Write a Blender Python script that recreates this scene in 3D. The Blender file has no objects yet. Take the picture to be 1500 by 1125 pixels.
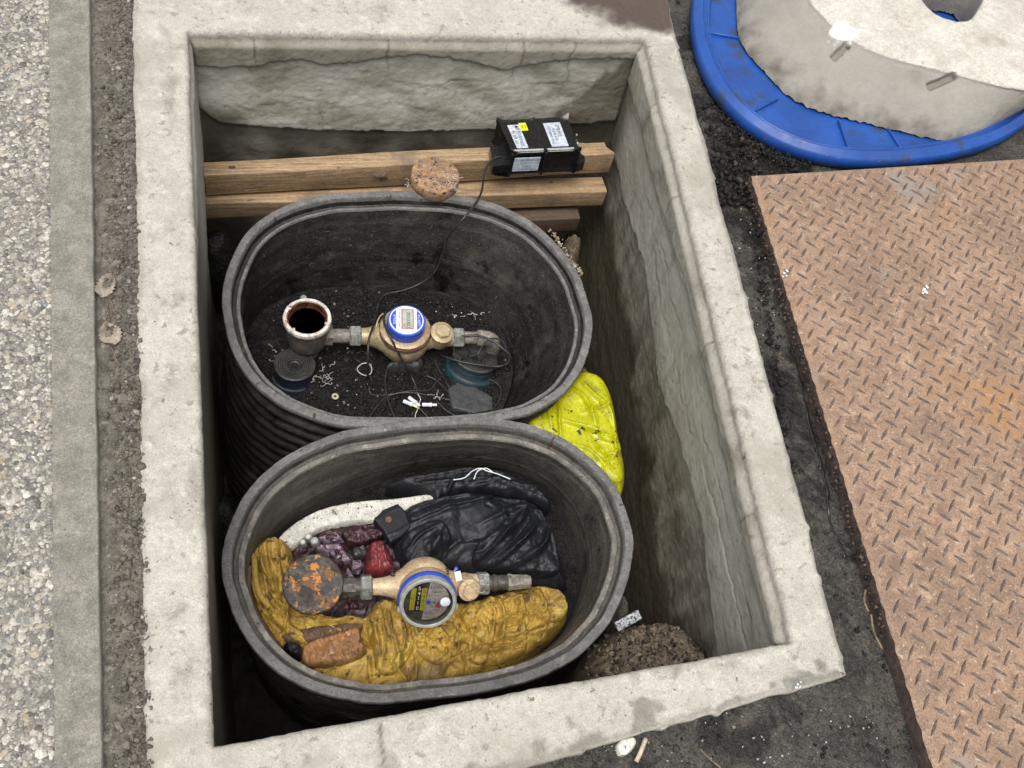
import bpy, bmesh, math, random
import numpy as np
from mathutils import Matrix, Vector, Quaternion
random.seed(7); RNG = np.random.default_rng(7)
SC = bpy.context.scene; COL = SC.collection

# ------------------------------------------------------------------ camera, world, sun, exposure
CAM_H = 1.5; FPX = 1483.0; CX, CY = 750.0, 562.5
def _nz(v): return v/np.linalg.norm(v)
_d3 = _nz(np.array([-300., 937.5, FPX])); _d1 = np.array([-520., -2512.5, FPX])
_Y = _nz(_d1-_d1.dot(_d3)*_d3); _Z = -_d3; _X = np.cross(_Y, _Z)
RW = np.array([_X, _Y, _Z]); CPOS = np.array([0., 0., CAM_H])
def U(x, y, z=0.):                       # the point of the place at height z that the photo shows at (x, y)
    d = RW@np.array([x-CX, y-CY, FPX]); return CPOS+d*((z-CAM_H)/d[2])
cam = bpy.data.cameras.new('camera'); camo = bpy.data.objects.new('camera', cam); COL.objects.link(camo)
cam.sensor_width = 36; cam.lens = FPX/1500*36; cam.clip_end = 500; cam.clip_start = .02
r_, u_, b_ = RW@[1, 0, 0], RW@[0, -1, 0], RW@[0, 0, -1]
camo.matrix_world = Matrix(((r_[0], u_[0], b_[0], 0), (r_[1], u_[1], b_[1], 0), (r_[2], u_[2], b_[2], CAM_H), (0, 0, 0, 1)))
SC.camera = camo
SUN_EL, SUN_AZ = math.radians(72), math.radians(215)
w = bpy.data.worlds.new('World'); SC.world = w; w.use_nodes = True
nt = w.node_tree; bg = nt.nodes['Background']; sky = nt.nodes.new('ShaderNodeTexSky')
sky.sky_type = 'NISHITA'; sky.sun_disc = False; sky.sun_elevation = SUN_EL; sky.sun_rotation = SUN_AZ
sky.dust_density = 4; sky.air_density = 1.0
hs = nt.nodes.new('ShaderNodeHueSaturation'); hs.inputs['Saturation'].default_value = .14
nt.links.new(sky.outputs[0], hs.inputs['Color']); nt.links.new(hs.outputs[0], bg.inputs[0]); bg.inputs[1].default_value = .15
sl = bpy.data.lights.new('sun', 'SUN'); so = bpy.data.objects.new('sun', sl); COL.objects.link(so)
sl.energy = 1.7; sl.angle = math.radians(40); sl.color = (1, .96, .9)
sd = Vector((math.sin(SUN_AZ)*math.cos(SUN_EL), math.cos(SUN_AZ)*math.cos(SUN_EL), math.sin(SUN_EL)))
so.rotation_euler = sd.to_track_quat('Z', 'Y').to_euler()
SC.view_settings.view_transform = 'Standard'; SC.view_settings.look = 'None'
SC.view_settings.exposure = .36; SC.view_settings.gamma = 1; SC.view_settings.use_curve_mapping = False

# ------------------------------------------------------------------ noise
_perm = np.random.default_rng(3).permutation(256); _perm = np.concatenate([_perm]*3)
_g = np.random.default_rng(4).normal(size=(256, 3)); _g /= np.linalg.norm(_g, axis=1)[:, None]
def perlin(x, y, z=0.):
    x, y, z = np.broadcast_arrays(np.asarray(x, float), np.asarray(y, float), np.asarray(z, float))
    xi, yi, zi = np.floor(x).astype(int), np.floor(y).astype(int), np.floor(z).astype(int)
    xf, yf, zf = x-xi, y-yi, z-zi
    f = lambda t: t*t*t*(t*(t*6-15)+10)
    u, v, ww = f(xf), f(yf), f(zf); out = 0
    for i in (0, 1):
        for j in (0, 1):
            for k in (0, 1):
                h = _perm[_perm[_perm[(xi+i) & 255]+((yi+j) & 255)]+((zi+k) & 255)]
                g = _g[h]; d = g[..., 0]*(xf-i)+g[..., 1]*(yf-j)+g[..., 2]*(zf-k)
                out = out+d*(u if i else 1-u)*(v if j else 1-v)*(ww if k else 1-ww)
    return out*1.5
def fbm(x, y, z=0., o=4, ridge=False):
    a, s, t = 1., 0., 0.
    x, y, z = np.asarray(x, float), np.asarray(y, float), np.asarray(z, float)
    for i in range(o):
        n = perlin(x*2**i+i*17.3, y*2**i+i*5.1, z*2**i)
        s = s+a*((1-2*np.abs(n)) if ridge else n); t += a; a *= .5
    return s/t
def sstep(a, b, x): t = np.clip((x-a)/(b-a), 0, 1); return t*t*(3-2*t)

# ------------------------------------------------------------------ mesh helpers
def base_of(p):
    b = np.zeros(3)
    while p is not None: b = b+np.array(p.location); p = p.parent
    return b
def build(name, V, F, mat, parent=None, smooth=40, attrs=None, label=None, kind=None):
    V = np.asarray(V, float)-base_of(parent)
    me = bpy.data.meshes.new(name)
    if isinstance(F, np.ndarray):
        n, k = F.shape; me.vertices.add(len(V)); me.vertices.foreach_set('co', V.ravel())
        me.loops.add(n*k); me.loops.foreach_set('vertex_index', F.ravel().astype(np.int32))
        me.polygons.add(n); me.polygons.foreach_set('loop_start', np.arange(0, n*k, k, dtype=np.int32))
        me.polygons.foreach_set('loop_total', np.full(n, k, dtype=np.int32)); me.update(calc_edges=True)
    else:
        me.from_pydata(V.tolist(), [], F); me.update()
    if smooth:
        me.polygons.foreach_set('use_smooth', np.ones(len(me.polygons), bool))
        if smooth < 180: me.set_sharp_from_angle(angle=math.radians(smooth))
    for an, av in (attrs or {}).items():
        av = np.asarray(av, float)
        if av.ndim == 1:
            a = me.attributes.new(an, 'FLOAT', 'POINT'); a.data.foreach_set('value', av)
        else:
            a = me.attributes.new(an, 'FLOAT_COLOR', 'POINT'); a.data.foreach_set('color', np.c_[av, np.ones(len(av))].ravel())
    me.validate()
    o = bpy.data.objects.new(name, me); COL.objects.link(o); me.materials.append(mat)
    if parent is not None: o.parent = parent
    if label: o['label'] = label
    if kind: o['kind'] = kind
    return o
def tag(o, label, cat, group=None, kind=None):
    if label: o['label'] = label
    if cat: o['category'] = cat
    if group: o['group'] = group
    if kind: o['kind'] = kind
    return o
def thing(name, label, cat, loc, group=None):
    o = bpy.data.objects.new(name, None); COL.objects.link(o); o.location = tuple(loc); o.empty_display_size = .02
    return tag(o, label, cat, group)
def join(*parts):
    V, F, n = [], [], 0
    for v, f in parts:
        V += [tuple(a) for a in v]; F += [tuple(i+n for i in q) for q in f]; n += len(v)
    return V, F
def xf(M, v): return [tuple(M@Vector(a)) for a in v]
I4 = Matrix.Identity(4)
def lathe(prof, n=32, M=I4, phase=0., closed=False, sx=1., sy=1., caps=True):
    V, F = [], []
    for r, z in prof:
        for i in range(n):
            a = 2*math.pi*i/n+phase; V.append((r*math.cos(a)*sx, r*math.sin(a)*sy, z))
    m = len(prof)
    for j in range(m if closed else m-1):
        k = (j+1) % m
        for i in range(n): F.append((j*n+i, j*n+(i+1) % n, k*n+(i+1) % n, k*n+i))
    if not closed and caps:
        F.append(tuple(range(n))[::-1]); F.append(tuple(range((m-1)*n, m*n)))
    return xf(M, V), F
def box(sx, sy, sz, M=I4, bev=0., seg=2):
    bm = bmesh.new(); bmesh.ops.create_cube(bm, size=1)
    for v in bm.verts: v.co = Vector((v.co.x*sx, v.co.y*sy, v.co.z*sz))
    if bev: bmesh.ops.bevel(bm, geom=bm.edges[:], offset=bev, segments=seg, affect='EDGES', profile=.6)
    V = [tuple(M@v.co) for v in bm.verts]; F = [tuple(v.index for v in f.verts) for f in bm.faces]
    bm.free(); return V, F
def catmull(P, n=8, closed=False):
    P = [np.asarray(p, float) for p in P]; out = []; m = len(P)
    for i in range(m if closed else m-1):
        p0 = P[(i-1) % m] if closed or i else 2*P[0]-P[1]
        p1, p2 = P[i], P[(i+1) % m]
        p3 = P[(i+2) % m] if closed or i < m-2 else 2*P[-1]-P[-2]
        for j in range(n):
            t = j/n; out.append(.5*((2*p1)+(p2-p0)*t+(2*p0-5*p1+4*p2-p3)*t*t+(3*p1-p0-3*p2+p3)*t**3))
    if not closed: out.append(P[-1])
    return np.array(out)
def tube(P, r, n=8, closed=False, M=None):
    P = np.asarray(P, float); m = len(P); V, F = [], []
    rr = r if hasattr(r, '__len__') else [r]*m; up = None
    for i in range(m):
        t = P[(i+1) % m]-P[i-1] if closed else P[min(i+1, m-1)]-P[max(i-1, 0)]
        t = _nz(t+1e-12)
        if up is None: up = np.cross(t, [0, 0, 1.] if abs(t[2]) < .9 else [1., 0, 0])
        up = _nz(up-up.dot(t)*t); w2 = np.cross(t, up)
        for k in range(n):
            a = 2*math.pi*k/n; V.append(tuple(P[i]+rr[i]*(math.cos(a)*up+math.sin(a)*w2)))
    for i in range(m if closed else m-1):
        j = (i+1) % m
        for k in range(n): F.append((i*n+k, i*n+(k+1) % n, j*n+(k+1) % n, j*n+k))
    if not closed: F += [tuple(range(n))[::-1], tuple(range((m-1)*n, m*n))]
    if M is not None: V = xf(M, V)
    return V, F
def frame(c, ux, uz=(0, 0, 1)):
    ux = _nz(np.asarray(ux, float)); uz = np.asarray(uz, float); uz = _nz(uz-uz.dot(ux)*ux); uy = np.cross(uz, ux)
    return Matrix(((ux[0], uy[0], uz[0], c[0]), (ux[1], uy[1], uz[1], c[1]), (ux[2], uy[2], uz[2], c[2]), (0, 0, 0, 1)))
AX = Matrix.Rotation(math.pi/2, 4, 'Y')          # lathe axis z -> x
def grid_faces(nu, nv, wrap=False):
    i, j = np.meshgrid(np.arange(nu if wrap else nu-1), np.arange(nv-1), indexing='ij'); k = (i+1) % nu
    return np.stack([i*nv+j, k*nv+j, k*nv+j+1, i*nv+j+1], -1).reshape(-1, 4)
# icosahedron for crumbs and stones
_t = (1+5**.5)/2
ICO = np.array([(-1, _t, 0), (1, _t, 0), (-1, -_t, 0), (1, -_t, 0), (0, -1, _t), (0, 1, _t), (0, -1, -_t), (0, 1, -_t), (_t, 0, -1), (_t, 0, 1), (-_t, 0, -1), (-_t, 0, 1)])/math.sqrt(1+_t*_t)
ICF = np.array([(0, 11, 5), (0, 5, 1), (0, 1, 7), (0, 7, 10), (0, 10, 11), (1, 5, 9), (5, 11, 4), (11, 10, 2), (10, 7, 6), (7, 1, 8), (3, 9, 4), (3, 4, 2), (3, 2, 6), (3, 6, 8), (3, 8, 9), (4, 9, 5), (2, 4, 11), (6, 2, 10), (8, 6, 7), (9, 8, 1)])
def lumps(name, P, size, mat, flat=.6, jit=.42, cols=None, parent=None, smooth=0, label=None, stretch=.4):
    P = np.asarray(P, float); n = len(P); size = np.broadcast_to(size, n)
    S = np.stack([1+RNG.uniform(-stretch, stretch, n), 1+RNG.uniform(-stretch, stretch, n), flat*(1+RNG.uniform(-.3, .3, n))], 1)*size[:, None]
    v = ICO[None]*(1+RNG.uniform(-jit, jit, (n, 12, 1)))*S[:, None, :]
    a = RNG.uniform(0, 2*math.pi, n); c, s = np.cos(a)[:, None], np.sin(a)[:, None]
    v = np.stack([v[..., 0]*c-v[..., 1]*s, v[..., 0]*s+v[..., 1]*c, v[..., 2]], -1)+P[:, None, :]
    F = (ICF[None]+12*np.arange(n)[:, None, None]).reshape(-1, 3)
    at = None
    if cols is not None: at = {'Col': np.repeat(cols, 12, axis=0)}
    return build(name, v.reshape(-1, 3), F, mat, parent, smooth=smooth, attrs=at, kind='stuff', label=label)
def seg_dist(Q, A, B):
    d = B-A; L = (d**2).sum()+1e-12; t = np.clip(((Q-A)@d)/L, 0, 1); r = Q-(A+t[:, None]*d)
    return np.sqrt((r**2).sum(1)), t, r
def poly_info(Q, poly):
    inside = np.zeros(len(Q), bool); D = np.full(len(Q), 9.); N = np.zeros_like(Q)
    for i in range(len(poly)):
        A, B = poly[i], poly[(i+1) % len(poly)]
        d, t, r = seg_dist(Q, A, B); m = d < D; D[m] = d[m]; N[m] = (A+t[:, None]*(B-A))[m]
        c = ((A[1] > Q[:, 1]) != (B[1] > Q[:, 1]))
        with np.errstate(divide='ignore', invalid='ignore'):
            xx = (B[0]-A[0])*(Q[:, 1]-A[1])/(B[1]-A[1]+1e-15)+A[0]
        inside ^= c & (Q[:, 0] < xx)
    return inside, D, N
SAMP = {}
def sampler(name):
    x0, y0, rs, Z = SAMP[name]
    def f(x, y):
        a = np.clip((x-x0)/rs, 0, Z.shape[0]-1.001); b = np.clip((y-y0)/rs, 0, Z.shape[1]-1.001); i, j = a.astype(int), b.astype(int); u, v = a-i, b-j
        return Z[i, j]*(1-u)*(1-v)+Z[i+1, j]*u*(1-v)+Z[i, j+1]*(1-u)*v+Z[i+1, j+1]*u*v
    return f
def blob(name, px, zref, zbase, h, edge, mat, parent=None, res=.003, tuck=.03, folds=(), noise=None, label=None, smoothpoly=5, under=None, attrs=None, hfun=None, on=None):
    """a soft sheet or lump: outline from px, rounded edge, folds along polylines, noise(x, y)"""
    poly = np.array([U(x, y, zref)[:2] for x, y in px])
    if smoothpoly: poly = catmull(poly, smoothpoly, closed=True)
    lo, hi = poly.min(0)-res*2, poly.max(0)+res*2
    xs, ys = np.arange(lo[0], hi[0], res), np.arange(lo[1], hi[1], res); gx, gy = np.meshgrid(xs, ys, indexing='ij')
    Q = np.stack([gx.ravel(), gy.ravel()], 1); ins, D, N = poly_info(Q, poly)
    e = np.clip(D/edge, 0, 1); prof = np.sqrt(np.clip(1-(1-e)**2, 0, 1))
    zb0 = zbase if on is None else on(Q[:, 0], Q[:, 1])
    z = zb0+h*prof
    if hfun is not None: z = z+hfun(Q[:, 0], Q[:, 1])*prof
    for f in folds:
        P = catmull([U(x, y, zref)[:2] for x, y in f[0]], 4); amp, wd = f[1], f[2]
        best = np.full(len(Q), 9.); tt = np.zeros(len(Q)); sgn = np.zeros(len(Q)); m = len(P)-1
        for i in range(m):
            d, t, r = seg_dist(Q, P[i], P[i+1]); k = d < best; best[k] = d[k]; tt[k] = (i+t[k])/m
            dd = P[i+1]-P[i]; sgn[k] = np.sign(dd[0]*r[k, 1]-dd[1]*r[k, 0])
        env = np.clip(np.sin(np.pi*np.clip(tt, .02, .98)), 0, 1)**.6
        asym = np.where(sgn > 0, 1., 2.2)
        z = z+amp*env*(.55*np.exp(-(best/wd*asym)**2)+.6*np.exp(-best/wd*asym*1.5))*np.clip(D/(edge*.4), 0, 1)
    if noise is not None: z = z+noise(Q[:, 0], Q[:, 1])*np.clip(D/(edge*.5), 0, 1)
    nx, ny = len(xs), len(ys); keep = ins.copy().reshape(nx, ny); k2 = keep.copy()
    k2[1:] |= keep[:-1]; k2[:-1] |= keep[1:]; k2[:, 1:] |= keep[:, :-1]; k2[:, :-1] |= keep[:, 1:]
    k3 = k2.copy(); k3[1:] |= k2[:-1]; k3[:-1] |= k2[1:]; k2 = k3.ravel()
    out = ~ins
    Q = np.where(out[:, None], N, Q); z = np.where(out, (zbase if on is None else on(Q[:, 0], Q[:, 1]))-tuck, z)
    if on is None:
        SAMP[name] = (xs[0], ys[0], res, z.reshape(nx_ := len(xs), len(ys)))
    if under is not None: z = np.maximum(z, under(Q[:, 0], Q[:, 1]))
    F = grid_faces(nx, ny); F = F[k2[F].all(1) & ins[F].any(1)]
    used = np.zeros(nx*ny, bool); used[F.ravel()] = True; idx = np.cumsum(used)-1
    V = np.c_[Q, z][used]; F = idx[F]
    at = {k: v(V[:, 0], V[:, 1]) for k, v in (attrs or {}).items()}
    return build(name, V, F, mat, parent, smooth=180, label=label, attrs=at)

# ------------------------------------------------------------------ materials
def PM(name, c1, c2, scale=12., rough=(.6, .9), bump=.4, bscale=300., bdist=.001, metal=0., spots=(), attrs=(), vcol=None,
       stretch=None, spec=.5, detail=6., alpha=None, coat=0., bumps2=None, contrast=(.35, .65), c3=None, grain=.35, gs=330., cav=0.):
    m = bpy.data.materials.new(name); m.use_nodes = True; t = m.node_tree; N, L = t.nodes, t.links
    b = N['Principled BSDF']; geo = N.new('ShaderNodeNewGeometry'); src = geo.outputs['Position']
    if stretch:
        mp = N.new('ShaderNodeMapping'); mp.inputs['Scale'].default_value = stretch; L.new(src, mp.inputs[0]); st = mp.outputs[0]
    else: st = src
    def noise(s, d=detail, vec=None, ro=.6, off=0, dist=0.):
        n = N.new('ShaderNodeTexNoise'); n.inputs['Scale'].default_value = s; n.inputs['Detail'].default_value = d; n.inputs['Roughness'].default_value = ro
        n.inputs['Distortion'].default_value = dist
        v = vec or src
        if off:
            a = N.new('ShaderNodeVectorMath'); a.operation = 'ADD'; a.inputs[1].default_value = (off*3.1, off*1.7, off*.9); L.new(v, a.inputs[0]); v = a.outputs[0]
        L.new(v, n.inputs['Vector']); return n.outputs['Fac']
    def rng(f, a, c, x=0., y=1.):
        r = N.new('ShaderNodeMapRange'); r.interpolation_type = 'SMOOTHSTEP'
        for i, v in enumerate((a, c, x, y)): r.inputs[i+1].default_value = v
        L.new(f, r.inputs[0]); return r.outputs[0]
    def mix(f, a, c):
        x = N.new('ShaderNodeMix'); x.data_type = 'RGBA'
        if isinstance(f, float): x.inputs[0].default_value = f
        else: L.new(f, x.inputs[0])
        for i, v in ((6, a), (7, c)):
            if isinstance(v, tuple): x.inputs[i].default_value = (*v, 1)
            else: L.new(v, x.inputs[i])
        return x.outputs[2]
    def mixf(f, a, c):
        x = N.new('ShaderNodeMix'); L.new(f, x.inputs[0])
        for i, v in ((2, a), (3, c)):
            if isinstance(v, (int, float)): x.inputs[i].default_value = v
            else: L.new(v, x.inputs[i])
        return x.outputs[0]
    col = mix(rng(noise(scale, vec=st), *contrast), c1, c2)
    if c3: col = mix(rng(noise(scale*4.3, vec=st, off=9), .5, .7), col, c3)
    if vcol:
        a = N.new('ShaderNodeVertexColor'); a.layer_name = vcol
        x = N.new('ShaderNodeMix'); x.data_type = 'RGBA'; x.blend_type = 'MULTIPLY'; x.inputs[0].default_value = 1
        L.new(a.outputs[0], x.inputs[6]); L.new(col, x.inputs[7]); col = x.outputs[2]
    if grain:
        for gsc, ga in ((gs, grain), (gs*.27, grain*.6)):
            g_ = N.new('ShaderNodeMapRange'); g_.clamp = False; g_.inputs[1].default_value = .3; g_.inputs[2].default_value = .7; g_.inputs[3].default_value = 1-ga; g_.inputs[4].default_value = 1+ga
            L.new(noise(gsc, d=3., off=21, ro=.7), g_.inputs[0]); x = N.new('ShaderNodeMix'); x.data_type = 'RGBA'; x.blend_type = 'MULTIPLY'; x.inputs[0].default_value = 1; L.new(col, x.inputs[6]); L.new(g_.outputs[0], x.inputs[7]); col = x.outputs[2]
    rf = rng(noise(scale*1.7, off=5), .3, .7, rough[0], rough[1])
    for i, sp in enumerate(spots):               # (colour, scale, lo, hi, roughness, stretch)
        if len(sp) > 5:
            mp = N.new('ShaderNodeMapping'); mp.inputs['Scale'].default_value = sp[5]; L.new(src, mp.inputs[0])
            f = rng(noise(sp[1], off=11+i*3, d=5., dist=.3, vec=mp.outputs[0]), sp[2], sp[3]); col = mix(f, col, sp[0]); rf = mixf(f, rf, sp[4]); continue
        f = rng(noise(sp[1], off=11+i*3, d=5., dist=.3), sp[2], sp[3]); col = mix(f, col, sp[0])
        if len(sp) > 4: rf = mixf(f, rf, sp[4])
    for an, c, ro in attrs:                      # vertex masks: stains, damp, darker wall zones, layers, painted shade
        a = N.new('ShaderNodeAttribute'); a.attribute_name = an; f = a.outputs['Fac']
        if c == 'dark':
            x = N.new('ShaderNodeMix'); x.data_type = 'RGBA'; x.blend_type = 'MULTIPLY'; L.new(f, x.inputs[0]); L.new(col, x.inputs[6]); x.inputs[7].default_value = (.27, .25, .215, 1); col = x.outputs[2]
        else: col = mix(f, col, c)
        rf = mixf(f, rf, ro)
    L.new(col, b.inputs['Base Color']); L.new(rf, b.inputs['Roughness']); b.inputs['Metallic'].default_value = metal
    b.inputs['Specular IOR Level'].default_value = spec; b.inputs['Coat Weight'].default_value = coat; b.inputs['Coat Roughness'].default_value = .1
    if bump:
        bn = N.new('ShaderNodeBump'); bn.inputs['Strength'].default_value = bump; bn.inputs['Distance'].default_value = bdist
        L.new(noise(bscale, d=4., vec=st), bn.inputs['Height']); last = bn
        if bumps2:
            b2 = N.new('ShaderNodeBump'); b2.inputs['Strength'].default_value = bumps2[1]; b2.inputs['Distance'].default_value = bumps2[2]
            L.new(noise(bumps2[0], d=5., off=7), b2.inputs['Height']); L.new(bn.outputs[0], b2.inputs['Normal']); last = b2
        L.new(last.outputs[0], b.inputs['Normal'])
    return m
def flat(name, c, rough=.5, metal=0., spec=.5, emit=None):
    return PM(name, c, tuple(v*.8 for v in c), 90, (rough*.85, min(1, rough*1.15)), .12, 500, .0004, metal, spec=spec, grain=.04)

MAT = {}
MAT['coping'] = PM('coping_concrete', (.44, .415, .36), (.365, .34, .29), 7, (.75, .95), .7, 420, .0012, c3=(.49, .465, .41),
    spots=[((.30, .275, .225), 5, .50, .70), ((.21, .19, .15), 15, .58, .72), ((.24, .21, .165), 45, .60, .68), ((.12, .10, .075), 75, .66, .70), ((.09, .075, .055), 150, .665, .69), ((.66, .63, .56), 220, .65, .69), ((.20, .18, .145), 60, .69, .72, .8, (1, 5, 1))],
    attrs=[('render', (.31, .285, .235), .85), ('pale', (.46, .445, .40), .8), ('algae', (.135, .12, .08), .6), ('wet', 'dark', .3), ('rust', (.055, .034, .025), .5)], bumps2=(60, .9, .004), grain=.26, gs=330)  # wet holds damp, darker wall zones and the left wall's painted shade
MAT['asphalt'] = PM('wet_asphalt', (.075, .066, .054), (.032, .029, .024), 26, (.12, .7), 1., 380, .003, spots=[((.11, .10, .085), 200, .58, .65), ((.22, .20, .17), 380, .67, .70), ((.012, .011, .010), 9, .52, .62, .05), ((.012, .011, .010), 120, .60, .66)], bumps2=(120, 1., .006), grain=.7, spec=.5)
MAT['crumb'] = PM('grime_crumbs', (1, 1, 1), (.6, .6, .6), 300, (.5, .9), .5, 700, .0006, vcol='Col', spec=.3)
MAT['aggregate'] = PM('aggregate_stone', (1, 1, 1), (.78, .77, .74), 220, (.6, .85), .5, 600, .0005, vcol='Col', grain=.3)
MAT['mortar'] = PM('pavement_mortar', (.22, .21, .185), (.13, .12, .11), 90, (.8, .95), .6, 300, .001, grain=.5)
MAT['kerb'] = PM('kerb_concrete', (.235, .22, .185), (.165, .155, .13), 22, (.75, .95), .5, 500, .001, spots=[((.36, .335, .27), 240, .62, .68), ((.08, .075, .065), 60, .66, .74)], grain=.35)
MAT['dirt'] = PM('gutter_dirt', (.155, .137, .112), (.085, .075, .060), 45, (.7, .95), .9, 260, .003, spots=[((.22, .20, .17), 70, .6, .68), ((.045, .04, .033), 110, .62, .68)], bumps2=(90, .5, .004), grain=.4)
MAT['soil'] = PM('black_wet_soil', (.0085, .0075, .0065), (.0035, .003, .003), 40, (.25, .7), 1., 300, .003, spots=[((.022, .019, .016), 200, .64, .70), ((.09, .08, .07), 380, .71, .73)], bumps2=(90, .6, .005), spec=.3, grain=.6)
MAT['brown_soil'] = PM('brown_soil', (.19, .15, .10), (.09, .07, .05), 40, (.4, .85), 1., 260, .003, spots=[((.20, .10, .05), 50, .62, .7), ((.04, .033, .026), 70, .60, .68)], bumps2=(90, .5, .004), grain=.5)
MAT['plate'] = PM('rusty_steel', (.285, .188, .125), (.22, .147, .104), 6, (.55, .85), .5, 600, .0005, metal=.0, spec=.4, c3=(.345, .235, .16),
    spots=[((.32, .175, .08), 3.2, .56, .76), ((.25, .22, .195), 7, .58, .74, .5), ((.19, .12, .085), 22, .56, .70), ((.13, .075, .052), 230, .59, .65), ((.44, .34, .26), 150, .61, .68)], grain=.36)
MAT['tread'] = PM('rusty_tread', (.15, .112, .09), (.095, .075, .064), 40, (.3, .6), .3, 600, .0004, metal=.15, spots=[((.26, .215, .18), 50, .54, .66, .4)])
MAT['plateedge'] = PM('plate_edge_grime', (.11, .07, .06), (.05, .04, .035), 60, (.4, .8), .8, 300, .002)
MAT['wood'] = PM('pine_timber', (.40, .275, .155), (.20, .13, .07), 1., (.55, .8), .5, 1., .0015, stretch=(6, 190, 190), detail=5, contrast=(.30, .68), c3=(.50, .37, .23),
    spots=[((.19, .14, .095), 7, .54, .72), ((.10, .065, .04), 26, .64, .72), ((.035, .025, .018), 150, .68, .72)], grain=.25)
MAT['wood2'] = PM('dark_timber', (.11, .07, .045), (.06, .04, .028), 1., (.4, .7), .4, 90, .0015, stretch=(5, 70, 70), detail=8)  # darker wood for the lowest beam and the knots
MAT['woodend'] = PM('timber_end', (.22, .14, .085), (.12, .075, .045), 60, (.6, .85), .4, 200, .001)
MAT['tub'] = PM('tub_black_plastic', (.010, .0095, .009), (.022, .020, .017), 9, (.28, .6), .6, 120, .0012, spots=[((.060, .052, .041), 10, .52, .78, .75), ((.11, .10, .085), 60, .64, .70, .8, (1, 1, 9)), ((.12, .11, .09), 50, .64, .70, .8, (6, 6, 1)), ((.14, .13, .11), 190, .685, .71, .8), ((.004, .004, .004), 12, .6, .7, .12)], bumps2=(40, .6, .003), stretch=(1, 1, 5), spec=.4, grain=.5, gs=200)
MAT['tub2'] = PM('tub_grey_plastic', (.050, .046, .040), (.085, .077, .065), 9, (.4, .7), .6, 120, .0012, spots=[((.025, .022, .019), 14, .54, .72, .4), ((.14, .13, .11), 50, .64, .71, .8, (1, 1, 7)), ((.15, .14, .12), 120, .67, .71, .8), ((.012,.011,.01), 70, .66,.70,.3)], bumps2=(40, .5, .003), stretch=(1, 1, 3), spec=.4, grain=.45, gs=200)
MAT['rim'] = PM('tub_rim', (.155, .150, .143), (.105, .102, .097), 30, (.5, .75), .5, 400, .001, spots=[((.28, .26, .23), 130, .64, .69), ((.035, .032, .028), 40, .64, .70), ((.05, .046, .04), 90, .66, .70)], grain=.4)
MAT['ledge'] = PM('tub_ledge', (.19, .175, .15), (.10, .092, .08), 26, (.5, .8), .4, 400, .001, spots=[((.27, .25, .215), 60, .56, .68), ((.04,.035,.03), 50, .66,.7)], grain=.3)
MAT['brass'] = PM('dull_bronze', (.46, .36, .22), (.33, .25, .145), 40, (.35, .6), .3, 500, .0005, metal=.35, spots=[((.12, .08, .04), 90, .63, .71, .7), ((.60, .52, .38), 50, .6, .7, .5), ((.03, .025, .02), 160, .68, .73)])
MAT['brass2'] = PM('tan_bronze', (.60, .46, .29), (.50, .37, .22), 40, (.35, .6), .25, 500, .0005, metal=.2, spots=[((.16, .09, .04), 90, .67, .73, .7), ((.03, .025, .02), 160, .69, .73)])
MAT['galv'] = PM('galvanised_steel', (.29, .30, .28), (.17, .175, .16), 70, (.35, .6), .4, 400, .0008, metal=.3, spots=[((.08, .078, .065), 100, .60, .66), ((.42,.43,.40), 140, .62,.66)], grain=.4)
MAT['oldpipe'] = PM('old_grey_pipe', (.27, .245, .20), (.15, .135, .11), 70, (.4, .7), .4, 300, .0008, metal=.1, spots=[((.05, .042, .033), 80, .58, .66)], grain=.4)
MAT['darkpipe'] = PM('dark_pipe', (.10, .09, .075), (.045, .04, .035), 70, (.35, .7), .4, 300, .0008, metal=.2)
MAT['rust'] = PM('rust_brown_cap', (.36, .22, .13), (.19, .12, .075), 50, (.7, .9), .9, 350, .0015, spots=[((.40, .20, .06), 60, .55, .62), ((.035, .03, .03), 95, .57, .63), ((.45, .36, .24), 140, .66, .7)], bumps2=(160, .8, .003), grain=.5)
MAT['rust2'] = PM('grey_rust_cap', (.095, .078, .062), (.045, .041, .038), 50, (.5, .8), .7, 350, .001, spots=[((.20, .10, .045), 22, .48, .60, .9), ((.50, .21, .05), 70, .53, .58, .9), ((.05, .043, .04), 24, .51, .57), ((.03, .027, .026), 95, .56, .61), ((.17, .14, .10), 140, .63, .67)], bumps2=(160, .6, .002), grain=.45)
MAT['cupwhite'] = PM('cup_rim_white', (.66, .64, .60), (.45, .40, .34), 60, (.3, .5), .3, 400, .0006, spots=[((.28, .10, .05), 60, .58, .66)])
MAT['cupred'] = PM('cup_inside_rust', (.16, .06, .03), (.05, .02, .012), 60, (.15, .4), .4, 300, .0008, spots=[((.40, .17, .09), 50, .6, .7)])
MAT['cupout'] = PM('cup_outside', (.19, .16, .11), (.10, .10, .09), 50, (.35, .6), .4, 300, .0008, metal=.3, spots=[((.10, .14, .17), 40, .6, .7), ((.05, .04, .03), 90, .6, .7)])
MAT['water'] = PM('brown_water', (.045, .020, .010), (.012, .006, .004), 70, (.03, .06), .15, 60, .002, grain=0)
MAT['blue'] = flat('blue_ring', (.03, .085, .50), .3)
MAT['white'] = flat('white_dial', (.78, .80, .84), .35)
MAT['dialblue'] = flat('dial_blue', (.035, .08, .62), .3)
MAT['lcd'] = flat('lcd_grey', (.42, .47, .40), .2)
MAT['ink'] = flat('black_ink', (.02, .02, .025), .5)
MAT['pink'] = flat('red_frame', (.55, .12, .10), .4)
MAT['black'] = PM('black_case', (.009, .009, .010), (.014, .014, .014), 80, (.15, .35), .12, 300, .0008, spots=[((.12, .115, .10), 200, .72, .75)], grain=.2)
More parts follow.
